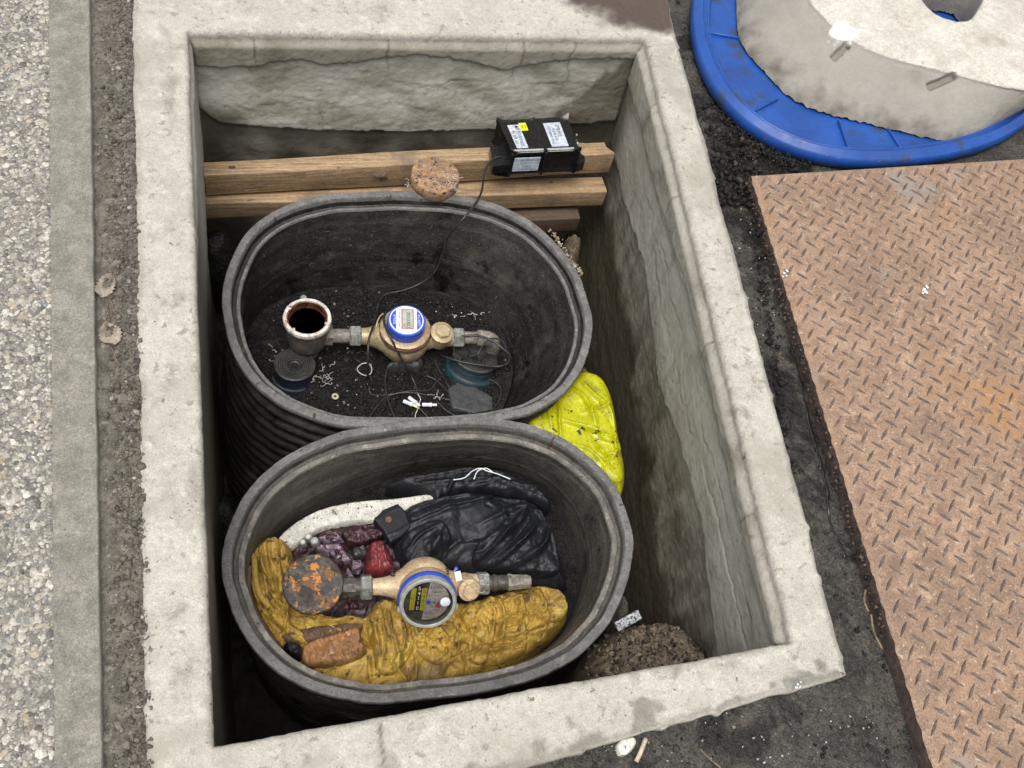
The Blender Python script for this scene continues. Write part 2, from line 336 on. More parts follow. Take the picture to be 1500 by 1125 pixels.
MAT['cable'] = PM('black_cable', (.014, .013, .013), (.03, .029, .028), 80, (.3, .5), .2, 400, .0004)
MAT['sticker'] = PM('white_sticker', (.52, .56, .64), (.42, .46, .53), 60, (.3, .5), .1, 300, .0003)
MAT['yellow'] = flat('yellow_sticker', (.85, .75, .02), .4)
MAT['rubber'] = PM('black_rubber', (.02, .02, .02), (.05, .048, .044), 60, (.35, .6), .4, 300, .0008, spots=[((.10, .09, .08), 100, .66, .74)])
MAT['teal'] = PM('teal_rubber', (.012, .045, .06), (.02, .03, .035), 60, (.35, .6), .3, 300, .0008)
MAT['navy'] = PM('navy_rubber', (.008, .015, .035), (.015, .018, .022), 60, (.35, .6), .3, 300, .0008)
MAT['white_pl'] = flat('white_plastic', (.72, .76, .80), .4)
MAT['thread'] = flat('white_shreds', (.55, .52, .46), .8)
MAT['slab'] = PM('dark_slab', (.045, .045, .048), (.03, .03, .032), 60, (.4, .7), .6, 300, .001)
MAT['foam'] = PM('white_foam', (.62, .60, .54), (.48, .46, .40), 40, (.6, .85), .4, 300, .001, spots=[((.06, .05, .04), 130, .60, .66), ((.16, .13, .09), 50, .6, .72)])
MAT['maroon'] = PM('maroon_cloth', (.055, .016, .022), (.018, .008, .011), 50, (.3, .6), .6, 300, .0015, spots=[((.34, .26, .28), 330, .66, .70), ((.004,.004,.004), 40, .52,.6)], grain=.3)
MAT['lilac'] = PM('lilac_scrap', (.27, .20, .25), (.14, .095, .13), 60, (.3, .6), .5, 200, .001, spots=[((.025, .010, .015), 70, .52, .57), ((.5,.45,.48), 110, .62,.66)], grain=.3)
MAT['red'] = PM('dull_red_cloth', (.23, .035, .04), (.10, .018, .02), 50, (.3, .5), .5, 220, .0015, spots=[((.34, .20, .18), 140, .64, .70), ((.03, .01, .01), 60, .58, .66)], grain=.3)
MAT['jacket'] = PM('black_wet_cloth', (.0055, .006, .008), (.010, .011, .015), 18, (.42, .62), .5, 160, .0015, spots=[((.022, .024, .029), 18, .54, .80, .6), ((.10, .10, .10), 420, .70, .73)], bumps2=(70, .4, .002), grain=.4, spec=.4)
MAT['ycloth'] = PM('ochre_cloth', (.44, .28, .048), (.29, .18, .033), 12, (.45, .7), .5, 220, .0012, spots=[((.16, .10, .035), 11, .50, .66), ((.55, .41, .08), 14, .57, .7), ((.09, .055, .022), 38, .57, .66), ((.02, .016, .01), 140, .66, .69)], bumps2=(80, .6, .003), grain=.3)
MAT['cuffbrown'] = PM('brown_cuff', (.14, .08, .045), (.08, .045, .03), 40, (.5, .8), .6, 200, .002)
MAT['cufforange'] = PM('orange_brown_cuff', (.33, .155, .055), (.20, .10, .04), 30, (.45, .7), .6, 200, .002, spots=[((.07, .04, .025), 45, .58, .68), ((.42, .26, .10), 60, .62, .7)], grain=.3)
MAT['bag'] = PM('yellow_plastic_bag', (.50, .50, .008), (.40, .40, .006), 14, (.28, .45), .4, 120, .0015, spots=[((.20, .20, .02), 16, .54, .72), ((.03, .032, .01), 60, .63, .66), ((.02, .02, .01), 170, .655, .675)], grain=.16)
MAT['lid'] = PM('blue_plastic_lid', (.012, .076, .33), (.009, .054, .25), 8, (.28, .55), .25, 300, .0006, spots=[((.028, .045, .085), 14, .56, .72, .6), ((.10, .14, .22), 80, .64, .70, .5, (1, 6, 1)), ((.09, .08, .065), 60, .66, .72, .7), ((.20, .19, .17), 180, .69, .72, .7)], grain=.14)
MAT['lidold'] = MAT['lid']
MAT['block'] = PM('pale_foam_block', (.53, .50, .44), (.44, .41, .355), 12, (.6, .85), .5, 260, .0015, spots=[((.30, .26, .20), 9, .54, .78), ((.10, .085, .065), 150, .69, .72), ((.72, .72, .70), 200, .69, .72)], attrs=[('grey', (.22, .205, .18), .75), ('dirt', (.075, .06, .045), .8), ('white', (.80, .79, .76), .7)], bumps2=(50, .6, .005), grain=.26)  # grey is painted side shade; dirt also holds the slots' shade
MAT['leaf'] = PM('dead_leaf', (.34, .29, .23), (.24, .20, .155), 40, (.6, .85), .4, 150, .001)
MAT['twig'] = PM('dry_twig', (.22, .16, .10), (.12, .085, .05), 60, (.6, .9), .4, 200, .001)
MAT['palestick'] = PM('pale_stick', (.50, .44, .34), (.36, .30, .22), 60, (.6, .9), .4, 200, .001)
MAT['redtwig'] = flat('red_brown_twig', (.12, .03, .02), .5)
MAT['strip'] = PM('speckled_strip', (.50, .52, .54), (.34, .36, .38), 120, (.25, .45), .3, 300, .001, spots=[((.02, .02, .02), 260, .52, .56)])
MAT['slate'] = PM('grey_slate', (.17, .175, .185), (.10, .105, .11), 50, (.35, .6), .5, 300, .001, spots=[((.05, .04, .03), 120, .62, .7)])
MAT['mesh'] = PM('black_wet_lump', (.010, .010, .010), (.03, .029, .027), 60, (.15, .5), 1., 200, .004, bumps2=(160, .7, .004))
MAT['clear'] = flat('grey_clear_plastic', (.36, .37, .35), .2)
MAT['mud'] = PM('pit_black_mud', (.010, .009, .008), (.018, .016, .013), 30, (.3, .7), 1., 200, .004, bumps2=(60, .6, .008), spec=.3, grain=.5)
def glassmat():
    m = bpy.data.materials.new('dial_glass'); m.use_nodes = True; b = m.node_tree.nodes['Principled BSDF']
    t = m.node_tree; t.nodes.remove(b); tr = t.nodes.new('ShaderNodeBsdfTransparent'); tr.inputs[0].default_value = (.86, .86, .80, 1); gl = t.nodes.new('ShaderNodeBsdfGlossy'); gl.inputs['Roughness'].default_value = .08
    fr = t.nodes.new('ShaderNodeFresnel'); fr.inputs[0].default_value = 1.45; mx = t.nodes.new('ShaderNodeMixShader'); t.links.new(fr.outputs[0], mx.inputs[0]); t.links.new(tr.outputs[0], mx.inputs[1]); t.links.new(gl.outputs[0], mx.inputs[2]); t.links.new(mx.outputs[0], t.nodes['Material Output'].inputs[0]); return m
MAT['glass'] = glassmat()

def text(s, size, M, mat, parent, name='lettering', align='CENTER'):
    cu = bpy.data.curves.new('t', 'FONT'); cu.body = s; cu.size = size; cu.align_x = align; cu.align_y = 'CENTER'; cu.resolution_u = 2
    o = bpy.data.objects.new('t', cu); COL.objects.link(o); dg = bpy.context.evaluated_depsgraph_get()
    me = bpy.data.meshes.new_from_object(o.evaluated_get(dg)); V = [tuple(M@v.co) for v in me.vertices]; F = [tuple(p.vertices) for p in me.polygons]
    bpy.data.objects.remove(o); bpy.data.curves.remove(cu); bpy.data.meshes.remove(me)
    return build(name, V, F, mat, parent, smooth=0) if V else None
def T(x, y, z): return Matrix.Translation((x, y, z))
def RX(d): return Matrix.Rotation(math.radians(d), 4, 'X')
def RY(d): return Matrix.Rotation(math.radians(d), 4, 'Y')
def RZ(d): return Matrix.Rotation(math.radians(d), 4, 'Z')

# ------------------------------------------------------------------ the pit walls: one poured ring with rendered inner faces
INN = [np.array(p) for p in ((-.102, .350), (.795, .385), (.913, 1.825), (-.115, 1.818))]       # near-left, near-right, far-right, far-left
OUT = [np.array(p) for p in ((-.187, .198), (.870, .322), (1.010, 2.02), (-.228, 2.02))]
SN = [np.array(p) for p in ((0, 1), (-1, 0), (0, -1), (1, 0))]                                 # near, right, far, left
def wall_fields(side, u, d, P):
    """offset into the pit and the masks on the inner face; u along the side in world x or y, d depth below the top"""
    n1 = fbm(u*9+side*7, d*9, 2., 5); n2 = fbm(u*38, d*38, side*3., 3); hard = lambda e, v: sstep(-.0025, .0025, v-e)
    z0 = np.zeros_like(u); off = n1*(.0025 if side == 2 else .0025)+n2*(.0014 if side == 2 else .0009); wet = z0.copy(); pale = z0.copy(); alg = z0.copy(); ru = z0.copy()
    rag = lambda k: fbm(u*14+k, z0+k, 0., 5)*.035+fbm(u*60+k, d*40+k, 0., 4)*.014
    if side == 2:
        a = np.interp(u, [-.1, .0, .1, .18, .30, .39, .5, .59, .68, .85, .92], [.09, .09, .065, .082, .06, .05, .07, .095, .066, .055, .05])+rag(1)*.5
        b = np.interp(u, [-.12, -.098, -.07, .04, .165, .35, .55, .7, .92], [.2, .22, .25, .265, .275, .283, .279, .27, .25])+rag(5)*.35
        A, B = 1-hard(a, d), hard(a, d)*(1-hard(b, d)); off = off+A*.012+B*(.004+.012*sstep(.12, .27, d))-hard(b, d)*.010
        st = np.clip(fbm(u*5, d*30, 9., 4, True)-.60, 0, 1); off = off+B*(fbm(u*11, d*13, 9., 5)*.0026+st*.003)+fbm(u*80, d*80, 5., 3)*.0009-hard(b, d)*.003*np.exp(-((d-b-.03)/.006)**2)
        pale = B*np.clip(.55+fbm(u*6, d*14, 4., 4)*1.2, 0, 1); wet = hard(b, d)*np.clip(.28+fbm(u*7, d*9, 8., 4)*1.7+.5*np.exp(-((u-.33)/.16)**2), 0, 1)
        lim = .70+(.27-d)*.85+rag(8); wet = np.maximum(wet, sstep(-.01, .02, u-lim)*.85*sstep(.03, .08, d))  # wet mask darkens the far right corner along a slanted limit
        wet = np.maximum(wet, sstep(.03, -.06, u+n1*.1)*sstep(.17, .26, d)*.8); alg = A*np.clip(.5+n1*1.1, 0, 1)*.85+B*np.clip(fbm(u*9, d*16, 12., 5)*1.5+.05, 0, .55); wet = np.maximum(wet, A*sstep(.012, .0, a-d)*.5)  # wet mask also darkens the low left corner
    elif side == 1:
        a = np.interp(u, [.4, .59, .76, .9, 1.16, 1.28, 1.46, 1.66, 1.8], [.052, .066, .066, .062, .064, .085, .104, .106, .12])+rag(2)*.4
        b = np.interp(u, [.4, .47, .71, .94, 1.07, 1.37, 1.55, 1.8], [.3, .314, .26, .29, .336, .275, .316, .33])+rag(3)*.6
        c = np.interp(u, [.4, .7, 1.0, 1.4, 1.8], [.17, .18, .2, .22, .22])+rag(11)*.6
        A, B = 1-hard(a, d), hard(a, d)*(1-hard(b, d)); off = off+A*.013+B*.002-hard(b, d)*.007-B*(np.exp(-((d-c)/.003)**2)*.003*sstep(.9, .7, u))
        off = off+B*np.exp(-((d-a-.012)/.008)**2)*.008*np.clip(.5+rag(20)*20, 0, 1)
        off = off+hard(b, d)*(fbm(u*6, d*14, 9., 5)*.006+fbm(u*60, d*70, 9., 3)*.0012)+.045*sstep(.38, .8, d)-.003*np.exp(-((d-b)/.004)**2)
        pale = B*np.clip(.6+fbm(u*4, d*12, 4., 4)*1.2, 0, 1)+A*.1; crk = (np.exp(-((d-b)/.004)**2)*np.clip(.6+rag(31)*25, 0, 1)+np.exp(-((d-a-.003)/.004)**2)*np.clip(.5+rag(33)*25, 0, 1))*.8
        dl = np.interp(u, [.3, .5, .8, 1.1, 1.3, 1.5, 1.8], [.34, .42, .50, .44, .42, .44, .40])+fbm(u*9, z0+3, 0., 4)*.09
        wet = sstep(-.05, .06, d-dl+n1*.12)*1.0; wet = np.maximum(wet, .55*sstep(-.05, .05, d-.30)*np.clip(.45+fbm(u*22, d*6, 1., 4)*1.8, 0, 1))  # wet mask makes the right wall darker towards the bottom
        wet = np.maximum(wet, sstep(1.70, 1.80, u+n1*.05)*sstep(.06, .2, d)*.9); wet = np.maximum(wet, B*np.clip(fbm(u*26, d*4, 6., 4)*1.6-.05, 0, 1)*.5)  # wet mask also darkens the end by the far corner
        wet = np.maximum(wet, A*np.clip(fbm(u*12, d*12, 6., 4)*1.8+.1, 0, 1)*.7); wet = np.maximum(wet, crk)
        alg = sstep(.25, .36, d+n1*.12)*(1-sstep(.50, .58, d))*np.exp(-((u-.98)/.22)**2)*np.clip(.45+fbm(u*16, d*9, 2., 4)*1.5, 0, 1)*.7
        ru = sstep(.2, .3, d+n1*.1)*np.clip(n1*3+.1, 0, 1)*sstep(.75, .6, u)*.5
    if side in (1, 2):
        sp_ = np.clip(fbm(u*70, d*70, 3., 3)-.16, 0, 1)*3.0*np.clip(.4+fbm(u*8, d*8, 13., 3)*2, 0, 1); dr_ = np.clip(fbm(u*34, d*3.2, 21., 4)-.10, 0, 1)*2.2; tr_ = np.clip(fbm(u*3, d*48, 31., 3)-.16, 0, 1)*2.4
        wet = np.maximum(wet, np.clip(sp_*.5+dr_*.13+tr_*.30*(side == 1), 0, .62)); pale = np.clip(pale-sp_*.5+np.clip(fbm(u*24, d*60, 41., 3)-.2, 0, 1)*1.5, 0, 1)
    if side in (1, 2):
        for q_, (d0, am, u0, u1) in enumerate(((.14, .05, .3, 1.0), (.22, .06, .7, 1.5), (.20, .04, -.1, .5), (.33, .06, .9, 1.8), (.16, .05, 1.0, 1.7), (.40, .05, .4, 1.2))):
            pth = d0+fbm(u*5+q_*3, z0+q_, 0., 5)*am*1.6+fbm(u*40+q_*3, z0+q_, 0., 3)*.008; ck = np.exp(-((d-pth)/.0028)**2)*sstep(u0, u0+.1, u)*sstep(u1, u1-.1, u)*np.clip(.5+fbm(u*9, z0, q_*2., 3)*2.5, 0, 1); wet = np.maximum(wet, ck*.8); off = off-ck*.0015
        for q_, uc in enumerate((.02, .31, .62, .74) if side == 2 else (.62, .98, 1.35, 1.62)):
            pth = uc+fbm(d*14, z0+q_, 3., 4)*.03; ck = np.exp(-((u-pth)/.0028)**2)*sstep(.10+.05*q_, .04, d); wet = np.maximum(wet, ck*.75)
    if side in (1, 2): pass
    elif side == 3:
        b = .30+rag(4)*.8+.10*sstep(1.5, 1.3, u); off = off+(1-hard(b, d))*.010*sstep(1.0, 1.5, u)-.004; wet = np.maximum(hard(b, d)*.95, sstep(1.5, 1.2, u)*.9*sstep(.01, .05, d)); pale = (1-hard(b, d))*.4  # left wall: darkness of the void painted in through the wet mask
    else:
        wet = sstep(.05, .14, d+n1*.1)*.9  # near wall made darker from just below the rim
    return off, np.clip(wet, 0, 1), np.clip(pale, 0, 1), np.clip(alg, 0, 1), np.clip(ru, 0, 1)
def make_pit():
    root = thing('pit_wall', 'pale cast concrete rim and rendered walls of the rectangular meter pit', 'pit wall', (.4, 1.1, -.80))
    RES = .0042; DEP = list(np.arange(.018, .86, RES)); T_ = list(np.linspace(0, 1, 26)); NS = 4+len(T_)+4+len(DEP)
    cols = []
    for s in range(4):
        e = (s+1) % 4; m = int(np.linalg.norm(INN[e]-INN[s])/RES)
        t = np.arange(m)/m; pi = INN[s]+(INN[e]-INN[s])*t[:, None]; po = OUT[s]+(OUT[e]-OUT[s])*t[:, None]
        cols.append((s, t, pi, po))
    X, MS = [], []
    for s, t, pi, po in cols:
        m = len(t); u = pi[:, 0] if s in (0, 2) else pi[:, 1]
        taper = np.clip(np.minimum(t, 1-t)*m*RES/.012, 0, 1); n = SN[s]; nb = _nz(SN[s-1]+SN[s]); dirn = pi[1]-pi[0]
        ei = (fbm(u*6+s, u*0+1, 0, 3)*.005+fbm(u*60+s, u*0+5, 0, 3)*.002)*taper; eo = (fbm(u*7+s, u*0+9, 0, 5)*.010+np.clip(fbm(u*26, u*0+9, 0, 3)-.1, 0, 1)*.018)*taper
        rows, mk = [], []
        for dz in (-.12, -.05, -.012, -.003):
            rows.append(np.c_[po-n*eo[:, None], np.full(m, dz)]); mk.append(np.c_[np.zeros((m, 5))])
        for k, tt in enumerate(T_):
            q0 = po+n*.004-n*eo[:, None]; q1 = pi-n*.012+n*ei[:, None]; q = q0+(q1-q0)*tt
            zz = fbm(q[:, 0]*22, q[:, 1]*22, 0, 5)*.0035+fbm(q[:, 0]*130, q[:, 1]*130, 4, 2)*.0007
            zz = zz-np.clip(fbm(q[:, 0]*45, q[:, 1]*45, 7, 2)-.42, 0, 1)*.02
            wetm = np.zeros(m); rust = np.zeros(m); nn = fbm(q[:, 0]*11, q[:, 1]*11, 3., 5)
            r = np.sqrt(((q[:, 0]-.98)/.27)**2+((q[:, 1]-2.03)/.17)**2)+nn*.45; rust = sstep(1.0, .86, r)*.9; wetm = sstep(1.08, .95, r)*.5
            if s == 0: wetm = np.maximum(wetm, sstep(.0, .12, nn+(.42-tt)*.45-.12)*sstep(.05, .2, q[:, 0])*.65)
            if s in (1, 0): wetm = np.maximum(wetm, sstep(.10, .0, tt+nn*.12)*.45)
            if s == 0:
                xc = .128+fbm(q[:, 1]*30, q[:, 1]*0, 0, 3)*.006; ck = np.exp(-((q[:, 0]-xc)/.0028)**2); wetm = np.maximum(wetm, ck*.9); zz = zz-ck*.002
            if s == 3: wetm = np.maximum(wetm, np.clip(fbm(q[:, 0]*16, q[:, 1]*10, 15., 5)-.13, 0, 1)*1.6)
            if s == 3: wetm = np.maximum(wetm, sstep(.12, .0, tt+nn*.1)*.25)
            rows.append(np.c_[q, zz]); mk.append(np.c_[np.zeros(m), np.full(m, .15)+np.clip(nn, 0, 1)*.4, wetm, np.zeros(m), rust])
        for a, dz in ((.006, -.001), (.0025, -.004), (.0005, -.008), (0, -.013)):
            rows.append(np.c_[pi-n*a+n*ei[:, None], np.full(m, dz)+fbm(u*50, u*0+a*500, 0, 2)*.002]); mk.append(np.c_[np.full(m, .2), np.zeros((m, 4))])
        d = np.array(DEP); Ug, Dg = np.meshgrid(u, d, indexing='ij'); off, wt, pl, al, ru = wall_fields(s, Ug, Dg, None)
        fade = sstep(.018, .035, Dg)*taper[:, None]; off = off*fade+ei[:, None]*(1-sstep(.018, .1, Dg))
        for k in range(len(d)):
            rows.append(np.c_[pi+n*off[:, k:k+1], np.full(m, -d[k])]); mk.append(np.c_[np.full(m, min(1, .4+k*.12)), pl[:, k], wt[:, k], al[:, k], ru[:, k]])
        X.append(np.stack(rows, 1)); MS.append(np.stack(mk, 1))
    X = np.concatenate(X); MS = np.concatenate(MS).reshape(-1, 5); nu = len(X)
    o = build('wall', X.reshape(-1, 3), grid_faces(nu, X.shape[1], wrap=True), MAT['coping'], root, smooth=180,
              attrs={k: MS[:, i] for i, k in enumerate(('render', 'pale', 'wet', 'algae', 'rust'))})
    return root
make_pit()

# ------------------------------------------------------------------ ground, pavement, kerb strip, gutter, pit floor
def hole_grid(xs, ys, zf, hole):
    gx, gy = np.meshgrid(xs, ys, indexing='ij'); V = np.c_[gx.ravel(), gy.ravel(), zf(gx, gy).ravel()]; F = grid_faces(len(xs), len(ys))
    c = V[F].mean(1)[:, :2]; ins, _, _ = poly_info(c, hole); F = F[~ins]; return V, F
xs = np.unique(np.concatenate([[-60, -20, -8, -3, -1, -.6], np.arange(-.3, .1, .03), np.arange(.1, 1.62, .0048), np.arange(1.65, 2.6, .05), [3, 5, 9, 20, 60]]))
ys = np.unique(np.concatenate([[-60, -20, -8, -3, -1, -.3], np.arange(0, 2.15, .0052), [2.2, 2.4, 3, 5, 9, 20, 60]]))
hole = np.array([(-.17, .24), (.85, .345), (.985, 1.98), (-.2, 1.98)])
def zasph(x, y):
    f = ((x > .05) & (x < 1.7) & (y > -.1) & (y < 2.2)).astype(float)
    f = f*sstep(-.02, .05, x-0.0+0*y); near = sstep(.14, .0, np.abs(x-(1.0+(y-1)*.08)))                      # low wet channel along the pit rim
    return -.016+f*(fbm(x*14, y*14, 0, 4)*.010+fbm(x*90, y*90, 0, 3)*.0045)-near*.004*f-.02*(1-f)*((np.abs(x) > 2.5) | (np.abs(y) > 2.5))
V, F = hole_grid(xs, ys, zasph, hole)
build('ground', V, F, MAT['asphalt'], None, smooth=180, kind='structure')
# grime and grit on the ground beside the rim
def ground_crumbs():
    n = 9000; x = RNG.uniform(.25, 1.55, n); y = RNG.uniform(.02, 2.1, n); ins, _, _ = poly_info(np.c_[x, y], np.array(OUT)); k = ~ins
    x, y = x[k], y[k]; z = zasph(x, y)+.001; s = RNG.choice([.0012, .002, .003, .0045], len(x), p=[.4, .35, .2, .05])
    d = fbm(x*12, y*12, 5., 3) > -.05; x, y, z, s = x[d], y[d], z[d], s[d]
    c = np.array([(.018, .017, .015), (.009, .0085, .008), (.05, .043, .035), (.13, .11, .085), (.35, .33, .3)])[RNG.choice(5, len(x), p=[.45, .34, .14, .055, .015])]
    return lumps('grit', np.c_[x, y, z], s, MAT['crumb'], .7, cols=c)
tag(ground_crumbs(), 'loose black grit and grains on the wet asphalt by the pit', 'grit')
# clods of black muck by the corner of the steel plate
def muck():
    P, S = [], []
    for k in range(3000):
        t = RNG.random(); k = k*900//3000 
        if k < 520: px = RNG.normal(1075, 22); py = RNG.uniform(150, 300)
        elif k < 760: px = RNG.uniform(1090, 1190); py = 205+(px-1090)*.30+RNG.normal(8, 9)
        else: px = RNG.normal(1100+.3*(k-760)*2.2, 5); py = 260+(k-760)*5
        p = U(px, py, -.01); P.append(p+[0, 0, RNG.uniform(-.004, .006)]); S.append(RNG.choice([.0014, .0024, .004, .0075], p=[.42, .34, .18, .06]))
    c = np.array([(.009, .0085, .008), (.018, .016, .014), (.06, .052, .042)])[RNG.choice(3, len(P), p=[.6, .33, .07])]
    return lumps('muck', P, np.array(S), MAT['crumb'], .7, cols=c)
tag(muck(), 'black muck clods heaped at the corner of the rusty plate', 'muck')

def ln(a, b):                                                            # x as a function of y along a straight line
    return lambda y: a[0]+(b[0]-a[0])*(y-a[1])/(b[1]-a[1])
bandL = ln((-.351, 1.185), (-.312, .464)); bandR = ln((-.279, 1.182), (-.253, .556)); gutR = ln((-.222, 1.9), (-.172, .25))
def strip(name, fl, fr, y0, y1, nx, ny, zf, mat, kind='structure', **k):
    y = np.linspace(y0, y1, ny); t = np.linspace(0, 1, nx); X = fl(y)[None]*(1-t[:, None])+fr(y)[None]*t[:, None]; Y = np.broadcast_to(y, X.shape)
    return build(name, np.c_[X.ravel(), Y.ravel(), zf(X, Y, t[:, None]+0*Y).ravel()], grid_faces(nx, ny), mat, None, smooth=180, kind=kind, **k)
far = lambda y: np.full_like(y, -40.)
strip('pavement', far, lambda y: bandL(y)+.004, -6, 8, 2, 8, lambda x, y, t: 0*x-.0035, MAT['mortar'])
def pave_stones():
    n = 19000; y = RNG.uniform(.12, 2.15, n); x = bandL(y)-RNG.uniform(.002, .26, n)**1.0; s = RNG.choice([.0021, .0032, .0046, .0068], n, p=[.38, .37, .19, .06])
    base = np.array([(.50, .48, .44), (.43, .41, .37), (.34, .325, .30), (.25, .24, .22), (.40, .35, .28), (.27, .28, .30), (.58, .56, .52), (.14, .135, .13)])
    c = base[RNG.choice(8, n, p=[.22, .22, .20, .14, .07, .03, .07, .05])]*RNG.uniform(.70, 1.02, (n, 1))*np.array([1.03, 1., .95])
    return lumps('pebble', np.c_[x, y, np.full(n, -.0036)+RNG.uniform(-.0008, .0006, n)], s, MAT['aggregate'], .42, .22, cols=c, smooth=55)
tag(pave_stones(), 'light exposed aggregate stones set in the pavement', 'pavement stones')
def zk(x, y, t): return fbm(x*40, y*40, 0, 4)*.0012+.0008+.0028*np.exp(-((t-.95)/.035)**2)*(1+fbm(y*20, x*0, 0, 3))-.016*sstep(.965, .995, t)
strip('kerb', bandL, lambda y: bandR(y)+fbm(y*9, y*0, 0, 4)*.004, -.4, 2.6, 46, 620, zk, MAT['kerb'])
def zg(x, y, t): return -.0045+fbm(x*26, y*20, 0, 5)*.007+fbm(x*120, y*120, 0, 3)*.0035-.006*np.exp(-((t-.05)/.05)**2)+.003*sstep(.5, .8, t+fbm(y*6, x*0, 0, 3)*.5)-.014*sstep(.66, .9, t)
strip('gutter', lambda y: bandR(y)-.004, lambda y: gutR(y)+.022, -.4, 2.6, 26, 560, zg, MAT['dirt'])
def gut_crumbs():
    n = 5200; y = RNG.uniform(.15, 2.1, n); t = RNG.beta(2.2, 1.3, n); x = bandR(y)+(gutR(y)+.012-bandR(y))*t
    z = zg(x, y, (x-bandR(y)+.004)/(gutR(y)+.022-bandR(y)+.004))+.0006; s = RNG.choice([.0014, .0024, .0038, .006], n, p=[.42, .36, .18, .04])
    c = np.array([(.155, .135, .11), (.11, .095, .075), (.21, .19, .16), (.07, .06, .05), (.36, .34, .30)])[RNG.choice(5, n, p=[.4, .3, .17, .11, .02])]
    return lumps('gutter_dirt', np.c_[x, y, z], s, MAT['crumb'], .7, cols=c)
tag(gut_crumbs(), 'crumbled grey brown dirt lying in the gutter beside the pit rim', 'dirt')

# pit floor
xs = np.arange(-.14, .96, .008); ys = np.arange(.32, 1.86, .008)
def zfloor(x, y): return -.745+fbm(x*6, y*6, 0, 4)*.05+fbm(x*30, y*30, 0, 3)*.018
gx, gy = np.meshgrid(xs, ys, indexing='ij')
build('pit_floor', np.c_[gx.ravel(), gy.ravel(), zfloor(gx, gy).ravel()], grid_faces(len(xs), len(ys)), MAT['mud'], None, smooth=180, kind='structure')

# ------------------------------------------------------------------ rusty checker plate
def make_plate():
    TL, BL, TR = U(1100, 257, .018)[:2], U(1365, 1120, .018)[:2], U(1500, 232, .018)[:2]
    ey = _nz(BL-TL); ex = _nz(TR-TL); 
    P = lambda a, b, z=.018: np.array([*(TL+ex*a+ey*b), z])
    root = thing('steel_plate', 'rusty steel checker plate covering the ground on the right', 'steel plate', P(.5, .7, 0))
    W_, H_ = 1.15, 1.5; N = 200
    # body with a slightly irregular left edge
    xs = np.concatenate([[0, .0015, .004, .01], np.linspace(.03, W_, 40)]); ys = np.concatenate([[0, .0015, .004, .01], np.linspace(.015, H_, 330)])
    V = []
    for a in xs:
        for b in ys:
            w_ = .0012*float(np.sin(b*230)+np.sin(b*131+1))*(1 if a < .02 else 0)
            e = min(a, b); V.append(P(a+w_*.6, b, .018-(.0022 if e == 0 else .0008 if e < .002 else 0)))
    F = grid_faces(len(xs), len(ys))[:, ::-1]
    build('top', V, F, MAT['plate'], root, smooth=60)
    # turned down edges
    for nm, pts in (('side', [P(.0, b) for b in np.linspace(0, H_, 300)]), ('side', [P(a, .0) for a in np.linspace(0, W_, 40)])):
        v = []; 
        for i, p in enumerate(pts):
            w_ = .0008*math.sin(i*2.3); v += [(p[0]+w_, p[1]+w_, .0155), (p[0]-.001+w_, p[1]+.0012, .009), (p[0]+w_, p[1], -.03)]
        m = len(pts); f = [(3*i+k, 3*i+3+k, 3*i+4+k, 3*i+1+k) for i in range(m-1) for k in (0, 1)]
        build(nm, v, f, MAT['plateedge'], root, smooth=50)
    # raised treads on a staggered lattice
    Vt, Ft = [], []; pit = .0425; L_, w2, h = .0168, .0034, .0024; k = 0
    for i in range(-1, 28):
        for j in range(-1, 37):
            for o in (0, 1):
                a, b = (i+.55+.5*o)*pit, (j+.55+.5*o)*pit*.92
                if not (.012 < a < W_-.02 and .012 < b < H_-.02): continue
                wr_ = RNG.uniform(.75, 1.15); an = math.radians(42 if o else -47)+RNG.normal(0, .03); ca, sa = math.cos(an), math.sin(an)
                for q, (l, m_) in enumerate(((-1, 0), (-.6, .62), (0, 1), (.6, .62), (1, 0), (.6, -.62), (0, -1), (-.6, -.62))):
                    for ring, (sc, zz) in enumerate(((1, -.0004), (.70, h*.85*wr_))):
                        l2, m2 = l*L_*sc*(1 if ring == 0 else 1.05), m_*w2*(1 if ring == 0 else .5); Vt.append(P(a+l2*ca-m2*sa, b+l2*sa+m2*ca, .018+zz))
                c0 = len(Vt)-16; Vt.append(P(a, b, .018+h*wr_))
                for q in range(8):
                    r = (q+1) % 8; Ft += [(c0+2*q, c0+2*r, c0+2*r+1, c0+2*q+1), (c0+2*q+1, c0+2*r+1, c0+16)]
    Ft = [f[::-1] for f in Ft]
    build('tread', Vt, Ft, MAT['tread'], root, smooth=30, kind='stuff')
    # rag of rust scale hanging along the left edge
    n = 380; b = RNG.uniform(0, 1.0, n)
    lumps('rust_scale', [P(-.004+RNG.normal(0, .0025), bb, RNG.uniform(-.004, .012)) for bb in b], RNG.uniform(.0015, .004, n), MAT['crumb'], .8, cols=np.array([(.05, .035, .03), (.12, .085, .06), (.02, .018, .016)])[RNG.choice(3, n)], parent=root)
make_plate()
for (x, y, r) in ((1149, 400, .0045), (1354, 424, .0055), (1169, 1002-0, .003)):
    m_ = lumps('paint_fleck', [U(x+dx, y+dy, .021) for dx, dy in ((0, 0), (3, 4), (-2, 5), (4, -3))], r*.8, MAT['white_pl'], .5)
    m_['kind'] = 'stuff'; tag(m_, {1149: 'white fleck on the left edge of the rusty plate', 1354: 'white fleck out in the middle of the rusty plate', 1169: 'small pale fleck in the wet channel beside the plate'}[x], 'fleck')

